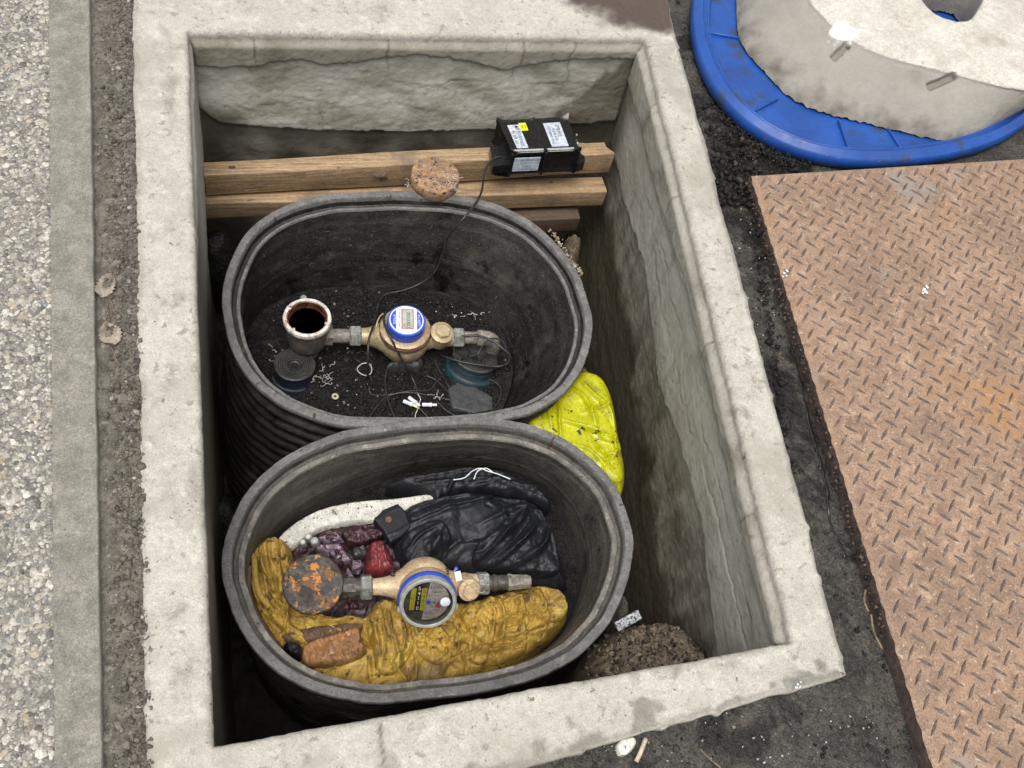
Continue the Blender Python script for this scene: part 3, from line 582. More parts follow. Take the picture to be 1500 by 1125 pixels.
# ------------------------------------------------------------------ timbers against the far wall
def timber(p0, p1, dep, hgt, mat, label, chamf=0.):
    """p0, p1: front top edge ends"""
    p0, p1 = np.array(p0), np.array(p1); L = np.linalg.norm(p1-p0); ux = _nz(p1-p0); M = frame((p0+p1)/2, ux)@T(0, dep/2, -hgt/2)
    base = (p0+p1)/2-np.array([0, 0, hgt]); r = thing('timber', label, 'timber', base)
    bm = bmesh.new(); nx = 60; prof = [(-.5, .5, 0)]
    sec = []
    rr = .004
    for cx, cy, a0 in ((1, 1, 0), (-1, 1, 90), (-1, -1, 180), (1, -1, 270)):
        for k in range(4):
            a = math.radians(a0+k*30); sec.append((cx*(dep/2-rr)+rr*math.cos(a), cy*(hgt/2-rr)+rr*math.sin(a)))
    V, F = [], []; m = len(sec)
    for i in range(nx+1):
        x = -L/2+L*i/nx
        for j, (a, b) in enumerate(sec):
            xx = x
            if chamf and i == nx: xx = x-chamf*(a/dep+.5)
            V.append((xx, a+.0012*math.sin(x*9+b*60), b+.0015*math.sin(x*7+a*50)))
    for i in range(nx):
        for j in range(m): F.append((i*m+j, i*m+(j+1) % m, (i+1)*m+(j+1) % m, (i+1)*m+j))
    build('beam', xf(M, V), F, mat, r, smooth=50)
    for nm, i, s in (('end_grain', 0, 1), ('end_grain', nx, -1)):
        vv = V[i*m:(i+1)*m]; build(nm, xf(M, vv), [tuple(range(m))[::s]], MAT['woodend'], r, smooth=0)
    return r
timber(U(299, 257, -.27), U(901, 225, -.262), .044, .070, MAT['wood'], 'upper weathered pine timber with a knot, lying under the black box', .03)
timber(U(294, 299, -.345), U(889, 281, -.345), .055, .055, MAT['wood'], 'lower pine timber just behind the upper tub', .0)
timber(U(640, 330, -.415), U(850, 320, -.415), .05, .05, MAT['wood2'], 'dark timber beneath the two pine ones')

for x, y, zz, r1, lb, tm in ((556, 255, -.283, .010, 'dark oval knot', 'timber'), (807, 267, -.3445, .0035, 'small black hole', 'timber.001'), (340, 245, -.268, .005, 'small brown knot', 'timber')):
    c = U(x, y, zz); T0 = bpy.data.objects[tm]
    build('knot', *lathe([(r1, -.0016), (r1, .0005), (r1*.8, .0009), (r1*.72, .0005), (r1*.5, .0008), (.0001, .0008)], 20, frame(c, (1, .03, 0), (0, -.75 if x == 556 else 0, 1)), sx=1.6, sy=.75), MAT['wood2'], T0, label=lb)
# ------------------------------------------------------------------ oval meter tubs
def smooth_closed(P, order=4, n=220):
    P = np.asarray(P, float); P = catmull(P, 12, closed=True)
    s = np.r_[0, np.cumsum(np.linalg.norm(np.diff(np.r_[P, P[:1]], axis=0), axis=1))]; u = np.linspace(0, s[-1], 512, endpoint=False)
    Pc = np.r_[P, P[:1]]; Q = np.stack([np.interp(u, s, Pc[:, k]) for k in range(P.shape[1])], 1)
    if (Q[:, 0]*np.roll(Q[:, 1], -1)-np.roll(Q[:, 0], -1)*Q[:, 1]).sum() < 0: Q = Q[::-1]
    st = np.argmax(Q[:, 0]); Q = np.roll(Q, -st, axis=0)
    f = np.fft.fft(Q, axis=0); k = np.fft.fftfreq(512)*512; f[np.abs(k) > order] = 0; Q = np.fft.ifft(f, axis=0).real
    return Q[(np.arange(n)*512/n).astype(int)]
def make_tub(rim_px, zr, bot_px, zb, label, matin, ledge, loc, ledge_w=1.):
    R0 = smooth_closed([U(x, y, zr(y)) for x, y in rim_px], 5, 260); B0 = smooth_closed([U(x, y, zb) if len(q) == 0 else U(x, y, zb) for x, y, *q in bot_px], 4, 260)
    n = len(R0); tg = np.roll(R0, -1, 0)-np.roll(R0, 1, 0); nr = np.stack([tg[:, 1], -tg[:, 0]], 1); nr /= np.linalg.norm(nr, axis=1)[:, None]   # outward
    ang = np.arange(n)*2*math.pi/n; wob = fbm(np.cos(ang)*3+zb*9, np.sin(ang)*3, 1., 5)*.006
    def ring(off, dz, w=1.): q = R0.copy(); q[:, :2] += nr*(off+wob[:, None]*w); q[:, 2] += dz; return q
    root = thing('meter_tub', label, 'plastic tub', loc)
    def loft(name, rings, mat, sm=40, **k):
        V = np.stack(rings, 1); return build(name, V.reshape(-1, 3), grid_faces(n, len(rings), wrap=True), mat, root, smooth=sm, **k)
    rg = fbm(np.cos(ang)*40, np.sin(ang)*40, 1., 2)*.0012
    q = [ring(-.004, -.020), ring(.0, -.012), ring(0, -.002), ring(-.0015, 0), ring(-.009, .0005), ring(-.0165, 0), ring(-.018, -.002), ring(-.0185, -.012)]
    for k, z in ((2, 1), (3, 1), (5, -1)): q[k][:, :2] += nr*(rg*z)[:, None]
    loft('rim', q, MAT['rim'])
    loft('rebate', [ring(-.0185, -.012), ring(-.0205, -.022), ring(-.027, -.024)], matin)
    lw = ledge_w
    loft('ledge', [ring(-.027, -.024), ring(-.0285, -.021), ring(-.0285-.006*lw, -.021), ring(-.030-.006*lw, -.025)], MAT[ledge])
    # inner wall down to the soil, outer ribbed wall
    top = ring(-.030-.006*lw, -.025); rings = []
    Bn = B0.copy()
    for t in np.linspace(0, 1, 40):
        q = top*(1-t)+np.c_[Bn[:, :2], np.full(n, zb-.02)]*t; q[:, :2] -= nr*(.004*math.sin(math.pi*t)+.0018*(t > .12)*1+.0012*math.sin(t*60)*0)
        if abs(t-.55) < .014: q[:, :2] -= nr*.0016
        rings.append(q)
    loft('inner_wall', rings, matin, 60)
    rings = []
    for t in np.linspace(0, 1, 150):
        zz = -.020-(.48)*t; o = -.012-.03*t+.0055*max(-.6, math.sin(t*2*math.pi*15)); q = ring(o, 0); q[:, 2] = R0[:, 2]+zz; q[:, :2] += (B0[:, :2]-R0[:, :2]).mean(0)*t*1.3
        rings.append(q)
    loft('outer_wall', rings, MAT['tub'], 60)
    return root, R0, B0
rim1 = [(326, 450), (329, 410), (345, 365), (378, 325), (430, 295), (500, 281.5), (600, 280), (680, 286), (745, 306), (795, 336), (832, 376), (857, 425), (867, 478), (862, 520), (845, 552), (820, 580), (780, 603), (740, 615), (680, 622), (600, 626), (540, 626), (480, 618), (432, 603), (385, 572), (352, 538), (336, 500)]
bot1 = [(350, 530), (360, 490), (382, 462), (418, 438), (460, 427), (540, 423), (620, 427), (673, 441), (713, 464), (738, 500), (745, 540), (735, 590), (700, 640), (620, 668), (520, 665), (430, 640), (372, 595)]
rim2 = [(326, 815), (328, 780), (340, 750), (372, 709), (423, 666), (485, 635), (568, 618.5), (640, 613), (710, 612), (766, 617), (816, 637), (874, 678), (910, 725), (926, 775), (926, 805), (915, 862), (880, 930), (840, 968), (790, 992), (704, 1013), (620, 1026), (536, 1029), (470, 1016), (405, 980), (362, 938), (336, 885)]
bot2 = [(357, 850), (372, 812), (411, 782), (502, 727), (584, 690), (692, 681), (766, 691), (803, 718), (841, 786), (850, 864), (816, 935), (754, 985), (650, 1015), (540, 1030), (450, 1010), (390, 960), (362, 905)]
zr1 = lambda y: -.212-.04*(y-281)/345; zr2 = lambda y: -.25
TUB1, R1, B1 = make_tub(rim1, zr1, bot1, -.42, 'upper ribbed black oval tub holding the electronic water meter', MAT['tub'], 'rim', U(595, 480, -.60))
TUB2, R2, B2 = make_tub(rim2, zr2, bot2, -.43, 'lower grey black oval tub stuffed with cloth around the dial meter', MAT['tub2'], 'ledge', U(620, 830, -.60), 1.5)

# black soil in the tubs
def soil(name, B, z, mat, res, amp=1., label=None, kind='structure'):
    Q = B[:, :2]; c = Q.mean(0); ang = np.linspace(0, 1, len(Q), endpoint=False); rr = np.linspace(0, 1, 90)
    X = c[0]+(Q[:, None, 0]-c[0])*rr[None]*1.02; Y = c[1]+(Q[:, None, 1]-c[1])*rr[None]*1.02
    Z = zsoil(X, Y, z, amp)
    return build(name, np.c_[X.ravel(), Y.ravel(), Z.ravel()], grid_faces(len(Q), 90, wrap=True), mat, None, smooth=180, kind=kind)
def zsoil(x, y, z, amp=1.): return z+(fbm(x*12, y*12, 1, 4)*.012+fbm(x*75, y*75, 2, 3)*.004)*amp
s1 = soil('soil', B1, -.415, MAT['soil'], .004); s2 = soil('soil', B2, -.435, MAT['soil'], .004)
def soil_crumbs(B, z, n):
    Q = B[:, :2]; c = Q.mean(0); k = RNG.integers(0, len(Q), n); r = np.sqrt(RNG.random(n))*.97; P = c+(Q[k]-c)*r[:, None]
    s = RNG.choice([.0014, .0024, .0038, .006], n, p=[.4, .36, .19, .05])
    cc = np.array([(.006, .0055, .005), (.011, .010, .009), (.025, .022, .018), (.16, .15, .13)])[RNG.choice(4, n, p=[.5, .38, .11, .01])]
    return lumps('soil_crumbs', np.c_[P, zsoil(P[:, 0], P[:, 1], z)+.001], s, MAT['crumb'], .7, cols=cc)
tag(soil_crumbs(B1, -.415, 6500), 'loose black soil crumbs inside the upper tub', 'soil crumbs')
FZ = lambda p: float(zsoil(np.array(p[0]), np.array(p[1]), -.415))

# ------------------------------------------------------------------ electronic meter in the upper tub
def hexnut(x0, x1, r, M, ch=.12):
    w_ = x1-x0; c = w_*ch; return lathe([(r*.86, 0), (r, c), (r, w_-c), (r*.86, w_)], 6, M@T(x0, 0, 0)@AX, phase=math.radians(30))
def meter1():
    z = -.36; a, b = U(480, 492.5, z), U(722, 496, z); c = U(592, 493.5, z); s = np.linalg.norm(b-a)/242; M = frame(c, b-a)
    root = thing('water_meter', 'electronic water meter with a blue ringed display, brass body and open stop valve', 'water meter', c-np.array([0, 0, .05]))
    S = lambda *v: tuple(q*s for q in v)
    mt = M@Matrix.Scale(s, 4)                                             # local unit = 1 photo pixel at the pipe
    # body
    parts = [lathe([(12, -64), (12.5, -56), (14, -50), (18, -40), (24, -30), (24, 0)], 28, mt@AX),
             lathe([(24, 0), (24, 20), (19, 34), (16, 44), (14.5, 60), (13, 74)], 28, mt@AX),
             lathe([(4, -34), (20, -32), (30, -25), (36, -14), (38, -3), (38, 4), (35.5, 9), (37, 11), (37, 15), (33, 16)], 40, mt),
             lathe([(15, -4), (15.5, 6), (15.5, 17), (14, 19)], 28, mt@T(51, -3, 0)@RX(8)@RY(6))]
    build('body', *join(*parts), MAT['brass'], root, smooth=50)
    build('collar', *lathe([(30, 15), (37.5, 15), (38.5, 17), (38.5, 18.5), (37, 20), (29, 20)], 48, mt), MAT['cupred'], root)
    build('collar', *lathe([(26, 19.9), (36, 20), (36.5, 22), (34.5, 23.5), (27, 23.5), (27, 22)], 48, mt), MAT['brass'], root)
    build('blue_ring', *lathe([(25.5, 22), (26.5, 23), (26.5, 31), (27.5, 32), (27.5, 40), (27, 41.5), (24, 41.6)], 56, mt), MAT['blue'], root)
    d = build('dial', *lathe([(24.6, 41.4), (24.6, 42.6), (24.2, 43), (0.01, 43)], 56, mt), MAT['white'], root)
    F_ = mt@T(0, 0, 43.25)@RZ(-2)
    for sg in (-1, 1):                                                    # blue side segments
        pts = [(22.8*math.cos(t), 22.8*math.sin(t)) for t in np.linspace(-.86, .86, 18)]
        vv = [(sg*x, y, 0) for x, y in pts if True]; vv = [(max(x, 12.) if sg > 0 else min(x, -12.5), y, z_) for x, y, z_ in vv]
        build('blue_segment', xf(F_, vv), [tuple(range(len(vv)))[::sg]], MAT['dialblue'], d, smooth=0)
        text('원격검침' if sg < 0 else '수도계량기', 4.6, F_@T(sg*17.4, 0, .2)@RZ(-90), MAT['white'], d)
    build('display_frame', *box(17.5, 35, 1, F_@T(1.5, 1.5, .1), .3, 1), MAT['pink'], d)
    l = build('display', *box(14.5, 31.5, 1.2, F_@T(1.5, 1.5, .25), .2, 1), MAT['lcd'], d)
    text('0050302', 8.2, F_@T(2.3, -.5, 1.0)@RZ(-90), MAT['ink'], l); text('m³', 4, F_@T(-3.2, -11, 1.0)@RZ(-90), MAT['ink'], l)
    for i, t_ in enumerate(('검정 2021', '15 mm')): text(t_, 3.4, F_@T(-10.3, 8-16*i, .2)@RZ(-90), MAT['ink'], d)
    text('지시량', 3.0, F_@T(12.2, 5, .2)@RZ(-90), MAT['pink'], d)
    # strainer cap with hexagon
    cm = mt@T(51, -3, 0)@RX(8)@RY(6)
    sc = build('strainer_cap', *lathe([(15, 18.4), (17, 18.5), (17.4, 20), (17, 22.5), (14, 23.5), (0.01, 23.5)], 36, cm), MAT['brass'], root)
    build('hexagon', *lathe([(11.5, 23.2), (11.5, 27.5), (10.4, 28.6), (0.01, 28.6)], 6, cm, phase=.25), MAT['brass'], sc, smooth=20)
    # nuts and pipes
    build('union_nut', *hexnut(-79, -62, 16, mt), MAT['galv'], root, smooth=20)
    build('union_nut', *hexnut(71, 88, 15.5, mt), MAT['galv'], root, smooth=20)
    build('pipe', *join(lathe([(10.5, -112), (10.5, -78)], 24, mt@AX), lathe([(13.5, -114), (14, -112), (14, -106), (12.5, -104)], 24, mt@AX)), MAT['oldpipe'], root)
    build('pipe', *join(lathe([(9.5, 86), (9.5, 112)], 24, mt@AX), lathe([(11.5, 108), (12.5, 109), (12.5, 116), (11.5, 117)], 24, mt@AX)), MAT['oldpipe'], root)
    el = [(114, 0, 0), (119, 0, 0), (125, -.5, -1), (130.5, -1.5, -4), (134, -2.5, -9), (135, -3, -16), (135, -3, -26), (135, -3, -44)]
    build('elbow', *tube(catmull(el, 5), [11.2]*26+[10.5]*10, 20, M=mt), MAT['oldpipe'], root)
    # open stop valve on the left: a cup with brown water
    vm = mt@T(-139, 1, 0); 
    build('valve_body', *join(lathe([(12, -40), (14, -30), (14, -22), (20, -18), (27, -13), (29, -6), (30, 20), (29.5, 33), (31.5, 34), (32, 38)], 44, vm, caps=False),
          lathe([(17, -20), (20, -22), (20, -34), (17, -36)], 8, vm), lathe([(15, 14), (16, 36)], 8, mt@T(-139, 0, 0)@AX)), MAT['cupout'], root)
    build('cup_rim', *lathe([(31.5, 34), (33.5, 36), (34, 40), (33, 43.5), (30.5, 44.5), (28.5, 44), (28.2, 42.3), (31.2, 38)], 56, vm, closed=True), MAT['cupwhite'], root)
    build('thread', *lathe([(28.3, 43), (27, 42.6), (26, 40.5), (27, 39.5), (25.6, 38.4), (26.6, 37), (25.2, 36), (26, 34.5), (25, 33), (25, 10), (20, 2), (.01, 2)], 48, vm, caps=False), MAT['cupred'], root, smooth=180)
    build('brown_water', *lathe([(24.9, 31.3), (.01, 31.3), (.01, 31.2), (24.8, 31.2)], 40, vm), MAT['water'], root)
    for k in range(3):
        an = [2.6, 4.0, 5.9][k]; build('lug', *box(7, 4, 3, vm@RZ(math.degrees(an))@T(29.5, 0, 44.3), .8, 1), MAT['cupwhite'], root)
    build('bolt', *lathe([(3, -4), (3, 3), (5, 3.3), (5.2, 5), (4, 6.8), (.01, 7)], 20, vm@T(-5.5, 35.5, 36)), MAT['galv'], root)
    build('bolt_ear', *box(12, 10, 4, vm@T(-5.5, 32, 33), .8, 1), MAT['cupout'], root)
    # wire seal loop on the collar
    lp = [(-31, 24, 24), (-36, 20, 22), (-40, 12, 18), (-41, 4, 14), (-38, -6, 12), (-34, -10, 18)]
    build('seal_wire', *tube(catmull(lp, 5), .9, 6, M=mt), MAT['palestick'], root)
    return mt, s
MT1, S1 = meter1()

def px_tube(name, pts, r, mat, label, cat, group=None, n=7, parent=None):
    P = catmull([U(x, y, z) for x, y, z in pts], 7); o = build(name, *tube(P-0, r, n), mat, parent, smooth=180)
    if label: tag(o, label, cat, group)
    return o
# stepped rubber boots under the valve and the elbow
def boot(c, mat1, mat2, r, label, tilt, steps=6, h=.05):
    root = thing('rubber_boot', label, 'rubber boot', np.array(c)-np.array([0, 0, .0])); M = frame(c, (1, 0, 0))@RX(tilt[0])@RY(tilt[1])
    pr = [(r*1.2, -.02)]
    pr += [(r*1.2, -.002), (r*1.17, .003), (r*1.05, .004), (r*1.0, .008)]
    for k in range(3): pr += [(r*1.0, .010+k*.006), (r*.975, .012+k*.006), (r*1.0, .014+k*.006)]
    pr += [(r*.99, .031)]
    build('bellows', *lathe(pr, 48, M), mat1, root, smooth=50)
    pr = [(r*.99, .031), (r*1.03, .033), (r*1.03, .037), (r*.96, .039)]
    for k in range(steps):
        a = .92-k*.11; pr += [(r*a, .0385-k*.001), (r*(a-.02), .036-k*.001), (r*(a-.07), .036-k*.001), (r*(a-.09), .0378-k*.001)]
    pr += [(.008, .03)]
    build('stepped_top', *lathe(pr, 48, M), mat2, root, smooth=40)
boot(U(431, 548, -.42), MAT['navy'], MAT['rubber'], .043, 'dark stepped rubber boot under the open stop valve', (-3, 2))
boot(U(690, 540, -.42), MAT['teal'], MAT['rubber'], .051, 'teal sided stepped rubber boot under the pipe elbow', (-14, 10))

# ------------------------------------------------------------------ cables, connectors and litter in the upper tub
px_tube('cable', [(748, 236, -.245), (736, 230, -.235), (722, 233, -.235), (712, 246, -.24), (708, 262, -.243), (706, 278, -.236), (699, 294, -.205), (684, 314, -.198), (668, 332, -.22), (655, 350, -.26), (648, 372, -.30), (637, 398, -.345), (618, 414, -.375), (592, 425, -.385), (566, 431, -.385), (555, 443, -.375), (551, 460, -.36), (546, 480, -.33), (540, 500, -.318), (539, 530, -.345), (539, 555, -.41)], .0026, MAT['cable'], 'long black cable running from the black box down past the meter', 'cable')
px_tube('cable', [(565, 456, -.325), (562, 468, -.315), (566, 482, -.312), (575, 500, -.318), (590, 530, -.36), (602, 550, -.40), (609, 566, -.408), (611, 578, -.409)], .0026, MAT['cable'], 'black cable leaving the blue ringed meter toward the white connectors', 'cable')
loose = [([(578, 527), (568, 540), (564, 560), (568, 585), (578, 612)], 'loose black cable below the meter reaching the front tub wall'),
         ([(541, 612), (552, 596), (566, 582), (585, 576), (610, 576), (640, 582), (668, 588)], 'black cable lying across the soil beside the white connectors'),
         ([(540, 566), (545, 578), (570, 578), (600, 573), (625, 572), (636, 565), (638, 552), (632, 545)], 'looping black cable above the white connectors'),
         ([(624, 550), (640, 558), (660, 578), (680, 598), (692, 612)], 'straight black cable running toward the grey slab'),
         ([(637, 530), (645, 545), (655, 562), (664, 578)], 'short black cable beside the teal boot'),
         ([(705, 552), (722, 558), (733, 568), (732, 585), (722, 600), (715, 612)], 'black cable curving beside the right tub wall'),
         ([(598, 578), (608, 590), (618, 602), (628, 612)], 'short black cable right of the paired connectors'),
         ([(640, 588), (652, 600), (668, 610)], 'short black cable end in front of the slab'),
         ([(672, 590), (690, 590), (705, 592), (712, 596)], 'black cable stub crossing the grey slab')]
for i, (pp, lb) in enumerate(loose):
    px_tube('cable', [(x, y, FZ(U(x, y, -.41))+.004+.003*math.sin(j*2+i)) for j, (x, y) in enumerate(pp)], .0021, MAT['cable'], lb, 'cable', 'loose black cables on the soil')
px_tube('cable', [(668, 523, -.39), (664, 505, -.37), (672, 494, -.345), (700, 492, -.333), (722, 500, -.33), (738, 512, -.335), (747, 522, -.345), (742, 533, -.36), (728, 537, -.37), (706, 535, -.368), (680, 531, -.368), (655, 524, -.375), (645, 520, -.39)], .0028, MAT['cable'], 'thick black cable looped around the pipe elbow', 'cable')
px_tube('cable', [(676, 526, -.37), (698, 520, -.34), (708, 505, -.332), (720, 496, -.33), (736, 500, -.335), (742, 515, -.35)], .0021, MAT['cable'], 'thin black cable crossing over the elbow', 'cable')
for i, (x, y, a, lb) in enumerate(((597, 590, 30, 'left white wire connector on the soil'), (604, 586, 48, 'middle white wire connector leaning on its neighbour'), (625, 593, 5, 'right white wire connector lying apart'))):
    c = U(x, y, -.402); M = frame(c, (math.cos(math.radians(-a)), math.sin(math.radians(-a)), 0))
    tag(build('wire_connector', *join(lathe([(.0038, -.010), (.0044, -.008), (.0044, .006), (.0052, .008), (.0052, .011), (.003, .012)], 14, M@AX), lathe([(.003, .0), (.003, .014)], 8, M@T(.008, 0, 0)@AX)), MAT['white_pl'], None), lb, 'wire connector', 'white wire connectors')
for pp, col, lb in (([(608, 592), (612, 598), (609, 606), (608, 613)], 'thread', 'pale wire end dangling below the white connectors'), ([(603, 592), (608, 596), (614, 598)], 'yellow', 'yellow wire end between the white connectors'), ([(612, 577), (616, 585), (613, 592)], 'thread', 'white wire end above the white connectors')):
    px_tube('wire', [(x, y, -.401) for x, y in pp], .0011, MAT[col], lb, 'wire')
c = U(491, 581, -.408); tag(build('washer', *lathe([(.003, 0), (.0075, 0), (.0078, .001), (.0075, .002), (.003, .002)], 24, Matrix.Translation(c), closed=True), MAT['palestick'], None), 'small pale washer lying on the black soil', 'washer')
for x, y, r, m_, lb in ((534, 541, .016, 'thread', 'pale wire ring on the soil below the meter'), (529, 523, .014, 'cable', 'black rubber ring on the soil above the pale one')):
    c = U(x, y, -.405); P = [c+np.array([r*math.cos(t), r*math.sin(t)*1.0, .003*math.sin(2*t)]) for t in np.linspace(0, 2*math.pi, 30, endpoint=False)]
    tag(build('ring', *tube(P, .0013, 6, closed=True), MAT[m_], None, smooth=180), lb, 'ring')
blob('slab', [(655, 568), (672, 557), (690, 560), (722, 580), (724, 600), (695, 606), (662, 598)], -.405, -.411, .006, .006, MAT['slab'], None, res=.0025, smoothpoly=0, noise=lambda x, y: fbm(x*60, y*60, 0, 3)*.002)
tag(bpy.data.objects['slab'], 'flat dark grey slab fragment on the soil in the upper tub', 'slab fragment')
blob('plastic_film', [(572, 528), (590, 516), (614, 518), (621, 530), (612, 540), (590, 538), (566, 540)], -.40, -.408, .012, .012, MAT['slab'], None, res=.002, noise=lambda x, y: fbm(x*90, y*90, 0, 3, True)*.006)
tag(bpy.data.objects['plastic_film'], 'crumpled dark plastic film under the brass meter body', 'plastic film')
def shreds(name, cpx, z, n, spread, ln_, label, r=.0009, mat='thread'):
    V, F = [], []; ps = []
    for k in range(n):
        c = U(cpx[0]+RNG.normal(0, spread[0]), cpx[1]+RNG.normal(0, spread[1]), z); p = [c]; a = RNG.uniform(0, 6.28)
        for q in range(8): a += RNG.normal(0, .9); p.append(p[-1]+np.array([math.cos(a), math.sin(a), RNG.normal(0, .35)])*ln_/6*RNG.uniform(.5, 1.4))
        p = catmull(p, 3); ps.append(tube(p, r*.7*RNG.uniform(.5, 1.2), 4))
    return tag(build(name, *join(*ps), MAT[mat], None, smooth=180, kind='stuff'), label, 'shreds')
shreds('shreds', (473, 552), -.402, 13, (6, 7), .020, 'tangle of white shreds on the soil beside the left boot')
shreds('shreds', (400, 515), -.395, 4, (2, 8), .014, 'few white shreds by the left tub wall')
shreds('shreds', (643, 578), -.40, 6, (4, 4), .014, 'small white shreds near the right wire connector', .0014)
shreds('shreds', (682, 462), -.40, 7, (14, 4), .012, 'white shreds on the soil behind the elbow', .0013)
shreds('shreds', (759, 407), -.33, 4, (2, 3), .012, 'white curl stuck on the inner wall of the upper tub', .0012)
def flecks(n, region, z, label, smin=.0007, smax=.0016, col=(.6, .58, .52)):
    P = []
    for k in range(n):
        x, y = RNG.uniform(region[0], region[2]), RNG.uniform(region[1], region[3]); P.append(U(x, y, z))
    return tag(lumps('specks', P, RNG.uniform(smin, smax, n), MAT['crumb'], .6, cols=np.tile(col, (n, 1))), label, 'specks')
flecks(60, (380, 440, 720, 600), -.403, 'tiny pale specks on the soil of the upper tub')

# ------------------------------------------------------------------ black box and rusty cap on the timber
def make_box():
    zt, zb = -.205, -.272; a, b = U(750, 224, zt), U(848, 220, zt); c, d = U(830, 172, zt), U(730, 178, zt)
    root = thing('transmitter_box', 'black plastic transmitter box with white stickers on the upper timber', 'transmitter box', (a+b+c+d)/4-np.array([0, 0, .065]))
    def P(u, v, z): p = a*(1-u)*(1-v)+b*u*(1-v)+c*u*v+d*(1-u)*v; p = p.copy(); p[2] = z; return p
    nu, nv = 41, 25; 
    def ztop(u, v):
        rib = .004*math.exp(-((u-.5)/.02)**2); edge = .0025*(math.exp(-(v/.05)**2)+math.exp(-((1-v)/.05)**2)+math.exp(-(u/.03)**2)+math.exp(-((1-u)/.03)**2))
        cor = .007*math.exp(-((min(u, 1-u))**2+(min(v, 1-v))**2)/.004); return zt+rib+edge+cor
    def outl(u, v): # flared corners
        k = .05*math.exp(-((min(u, 1-u))**2+(min(v, 1-v))**2)/.006); kk = .03*math.exp(-((u-.5)/.03)**2)
        return u+k*(1 if u > .5 else -1)*.5, v+(k+kk*(1 if min(v, 1-v) < .06 else 0))*(1 if v > .5 else -1)*.6
    V, F = [], []; us = np.linspace(0, 1, nu); vs = np.linspace(0, 1, nv)
    for u in us:
        for v in vs: V.append(P(*outl(u, v), ztop(u, v)))
    F = [tuple(f) for f in grid_faces(nu, nv)]
    loop = [(i, 0) for i in range(nu)]+[(nu-1, j) for j in range(1, nv)]+[(i, nv-1) for i in range(nu-2, -1, -1)]+[(0, j) for j in range(nv-2, 0, -1)]
    prev = [i*nv+j for i, j in loop]
    for z, sh in ((zt-.004, .0), (zt-.007, -.012), (zt-.05, -.02), (zb+.006, -.015), (zb, .012), (zb-.004, .01)):
        cur = []
        for i, j in loop:
            u, v = outl(us[i], vs[j]); cx = u-.5; cy = v-.5; cf = .7 if min(us[i], 1-us[i]) < .02 and min(vs[j], 1-vs[j]) < .02 else 1
            s_ = 1+sh*2*cf; V.append(P(.5+cx*s_, .5+cy*s_, z)); cur.append(len(V)-1)
        m = len(loop)
        for q in range(m): F.append((prev[q], cur[q], cur[(q+1) % m], prev[(q+1) % m]))
        prev = cur
    F.append(tuple(prev)[::-1])
    case = build('case', V, F, MAT['black'], root, smooth=45)
    # front edge ribs
    for u in (.0, .5, 1.0):
        p = P(u, -.03, 0); q = P(u, .02, 0); build('corner_post', *box(.006, .010, .074, frame((p[0], p[1], (zt+zb)/2-.001), b-a), .0015, 2), MAT['black'], case)
    # side brackets (left: stepped bracket with the cable gland, right: ear)
    for pts, z0, z1 in ((((718, 214), (750, 212), (752, 240), (722, 244)), -.262, -.236), (((722, 240), (748, 240), (748, 250), (726, 247)), -.285, -.262), (((845, 222), (856, 228), (857, 236), (846, 240)), -.27, -.24)):
        bb = [U(x, y, z1) for x, y in pts]; v = [tuple(p) for p in bb]+[(p[0], p[1], z0) for p in bb]
        build('bracket', v, [(3, 2, 1, 0), (4, 5, 6, 7)]+[(k, (k+1) % 4, 4+(k+1) % 4, 4+k) for k in range(4)], MAT['black'], root, smooth=0)
    def sticker(name, quad, mat, par, lift=.0012):
        q = [P(u, v, ztop(u, v)+lift) for u, v in quad]; mx = max(p[2] for p in q)
        for p in q: p[2] = mx-.0004
        v = [tuple(p) for p in q]+[(p[0], p[1], p[2]-.001) for p in q]
        return build(name, v, [(0, 1, 2, 3), (7, 6, 5, 4)]+[(k, 4+k, 4+(k+1) % 4, (k+1) % 4) for k in range(4)], mat, par, smooth=0), mx
    def lines(u0, v0, txts, z, par, ang=-90, size=.0065, du=.045):
        for i, (t_, sz) in enumerate(txts):
            c_ = P(u0+i*du, v0, z+.0002); text(t_, sz, frame(c_, b-a)@RZ(ang), MAT['ink'], par)
    s1_, z1_ = sticker('sticker', [(.10, .13), (.27, .13), (.27, .86), (.10, .86)], MAT['sticker'], case); lines(.135, .47, (('경고 분해 금지', .0075), ('원격검침단말기', .0095)), z1_, s1_, du=.075)
    tri = [P(.20, .74, z1_+.0003), P(.25, .79, z1_+.0003), P(.20, .84, z1_+.0003)]; build('warning_triangle', [tuple(p) for p in tri], [(0, 1, 2)], MAT['ink'], s1_, smooth=0)
    s2_, z2_ = sticker('sticker', [(.27, .66), (.37, .66), (.37, .90), (.27, .90)], MAT['yellow'], case, .0018); lines(.30, .78, (('배터', .006), ('리형', .006)), z2_, s2_, du=.04)
    s3_, z3_ = sticker('sticker', [(.62, .13), (.87, .13), (.87, .86), (.62, .86)], MAT['sticker'], case); lines(.67, .50, (('상수도사업본부 연락처', .0062), ('시설물 보호', .0085)), z3_, s3_, du=.06); lines(.80, .62, (('고객센터', .0115),), z3_, s3_)
    # pale strips painting the gleam on the front top bevel, label on the front face
    for u0, u1 in ((.03, .47), (.53, .93)):
        v = []
        for u in (u0, u1):
            for vv, zz in ((-.012, zt-.001), (.055, zt+.0035)): v.append(tuple(P(u, vv, zz+.0012)))
        build('edge_gleam', v, [(0, 2, 3, 1)], MAT['clear'], case, smooth=0)
    f0, f1 = P(.05, -.024, 0), P(.44, -.024, 0); ny = _nz(np.cross(b-a, [0, 0, 1])); 
    M = frame(((f0+f1)/2)[:2].tolist()+[(zt+zb)/2-.003], b-a); M = M@T(0, -.0012, 0)@RX(90)
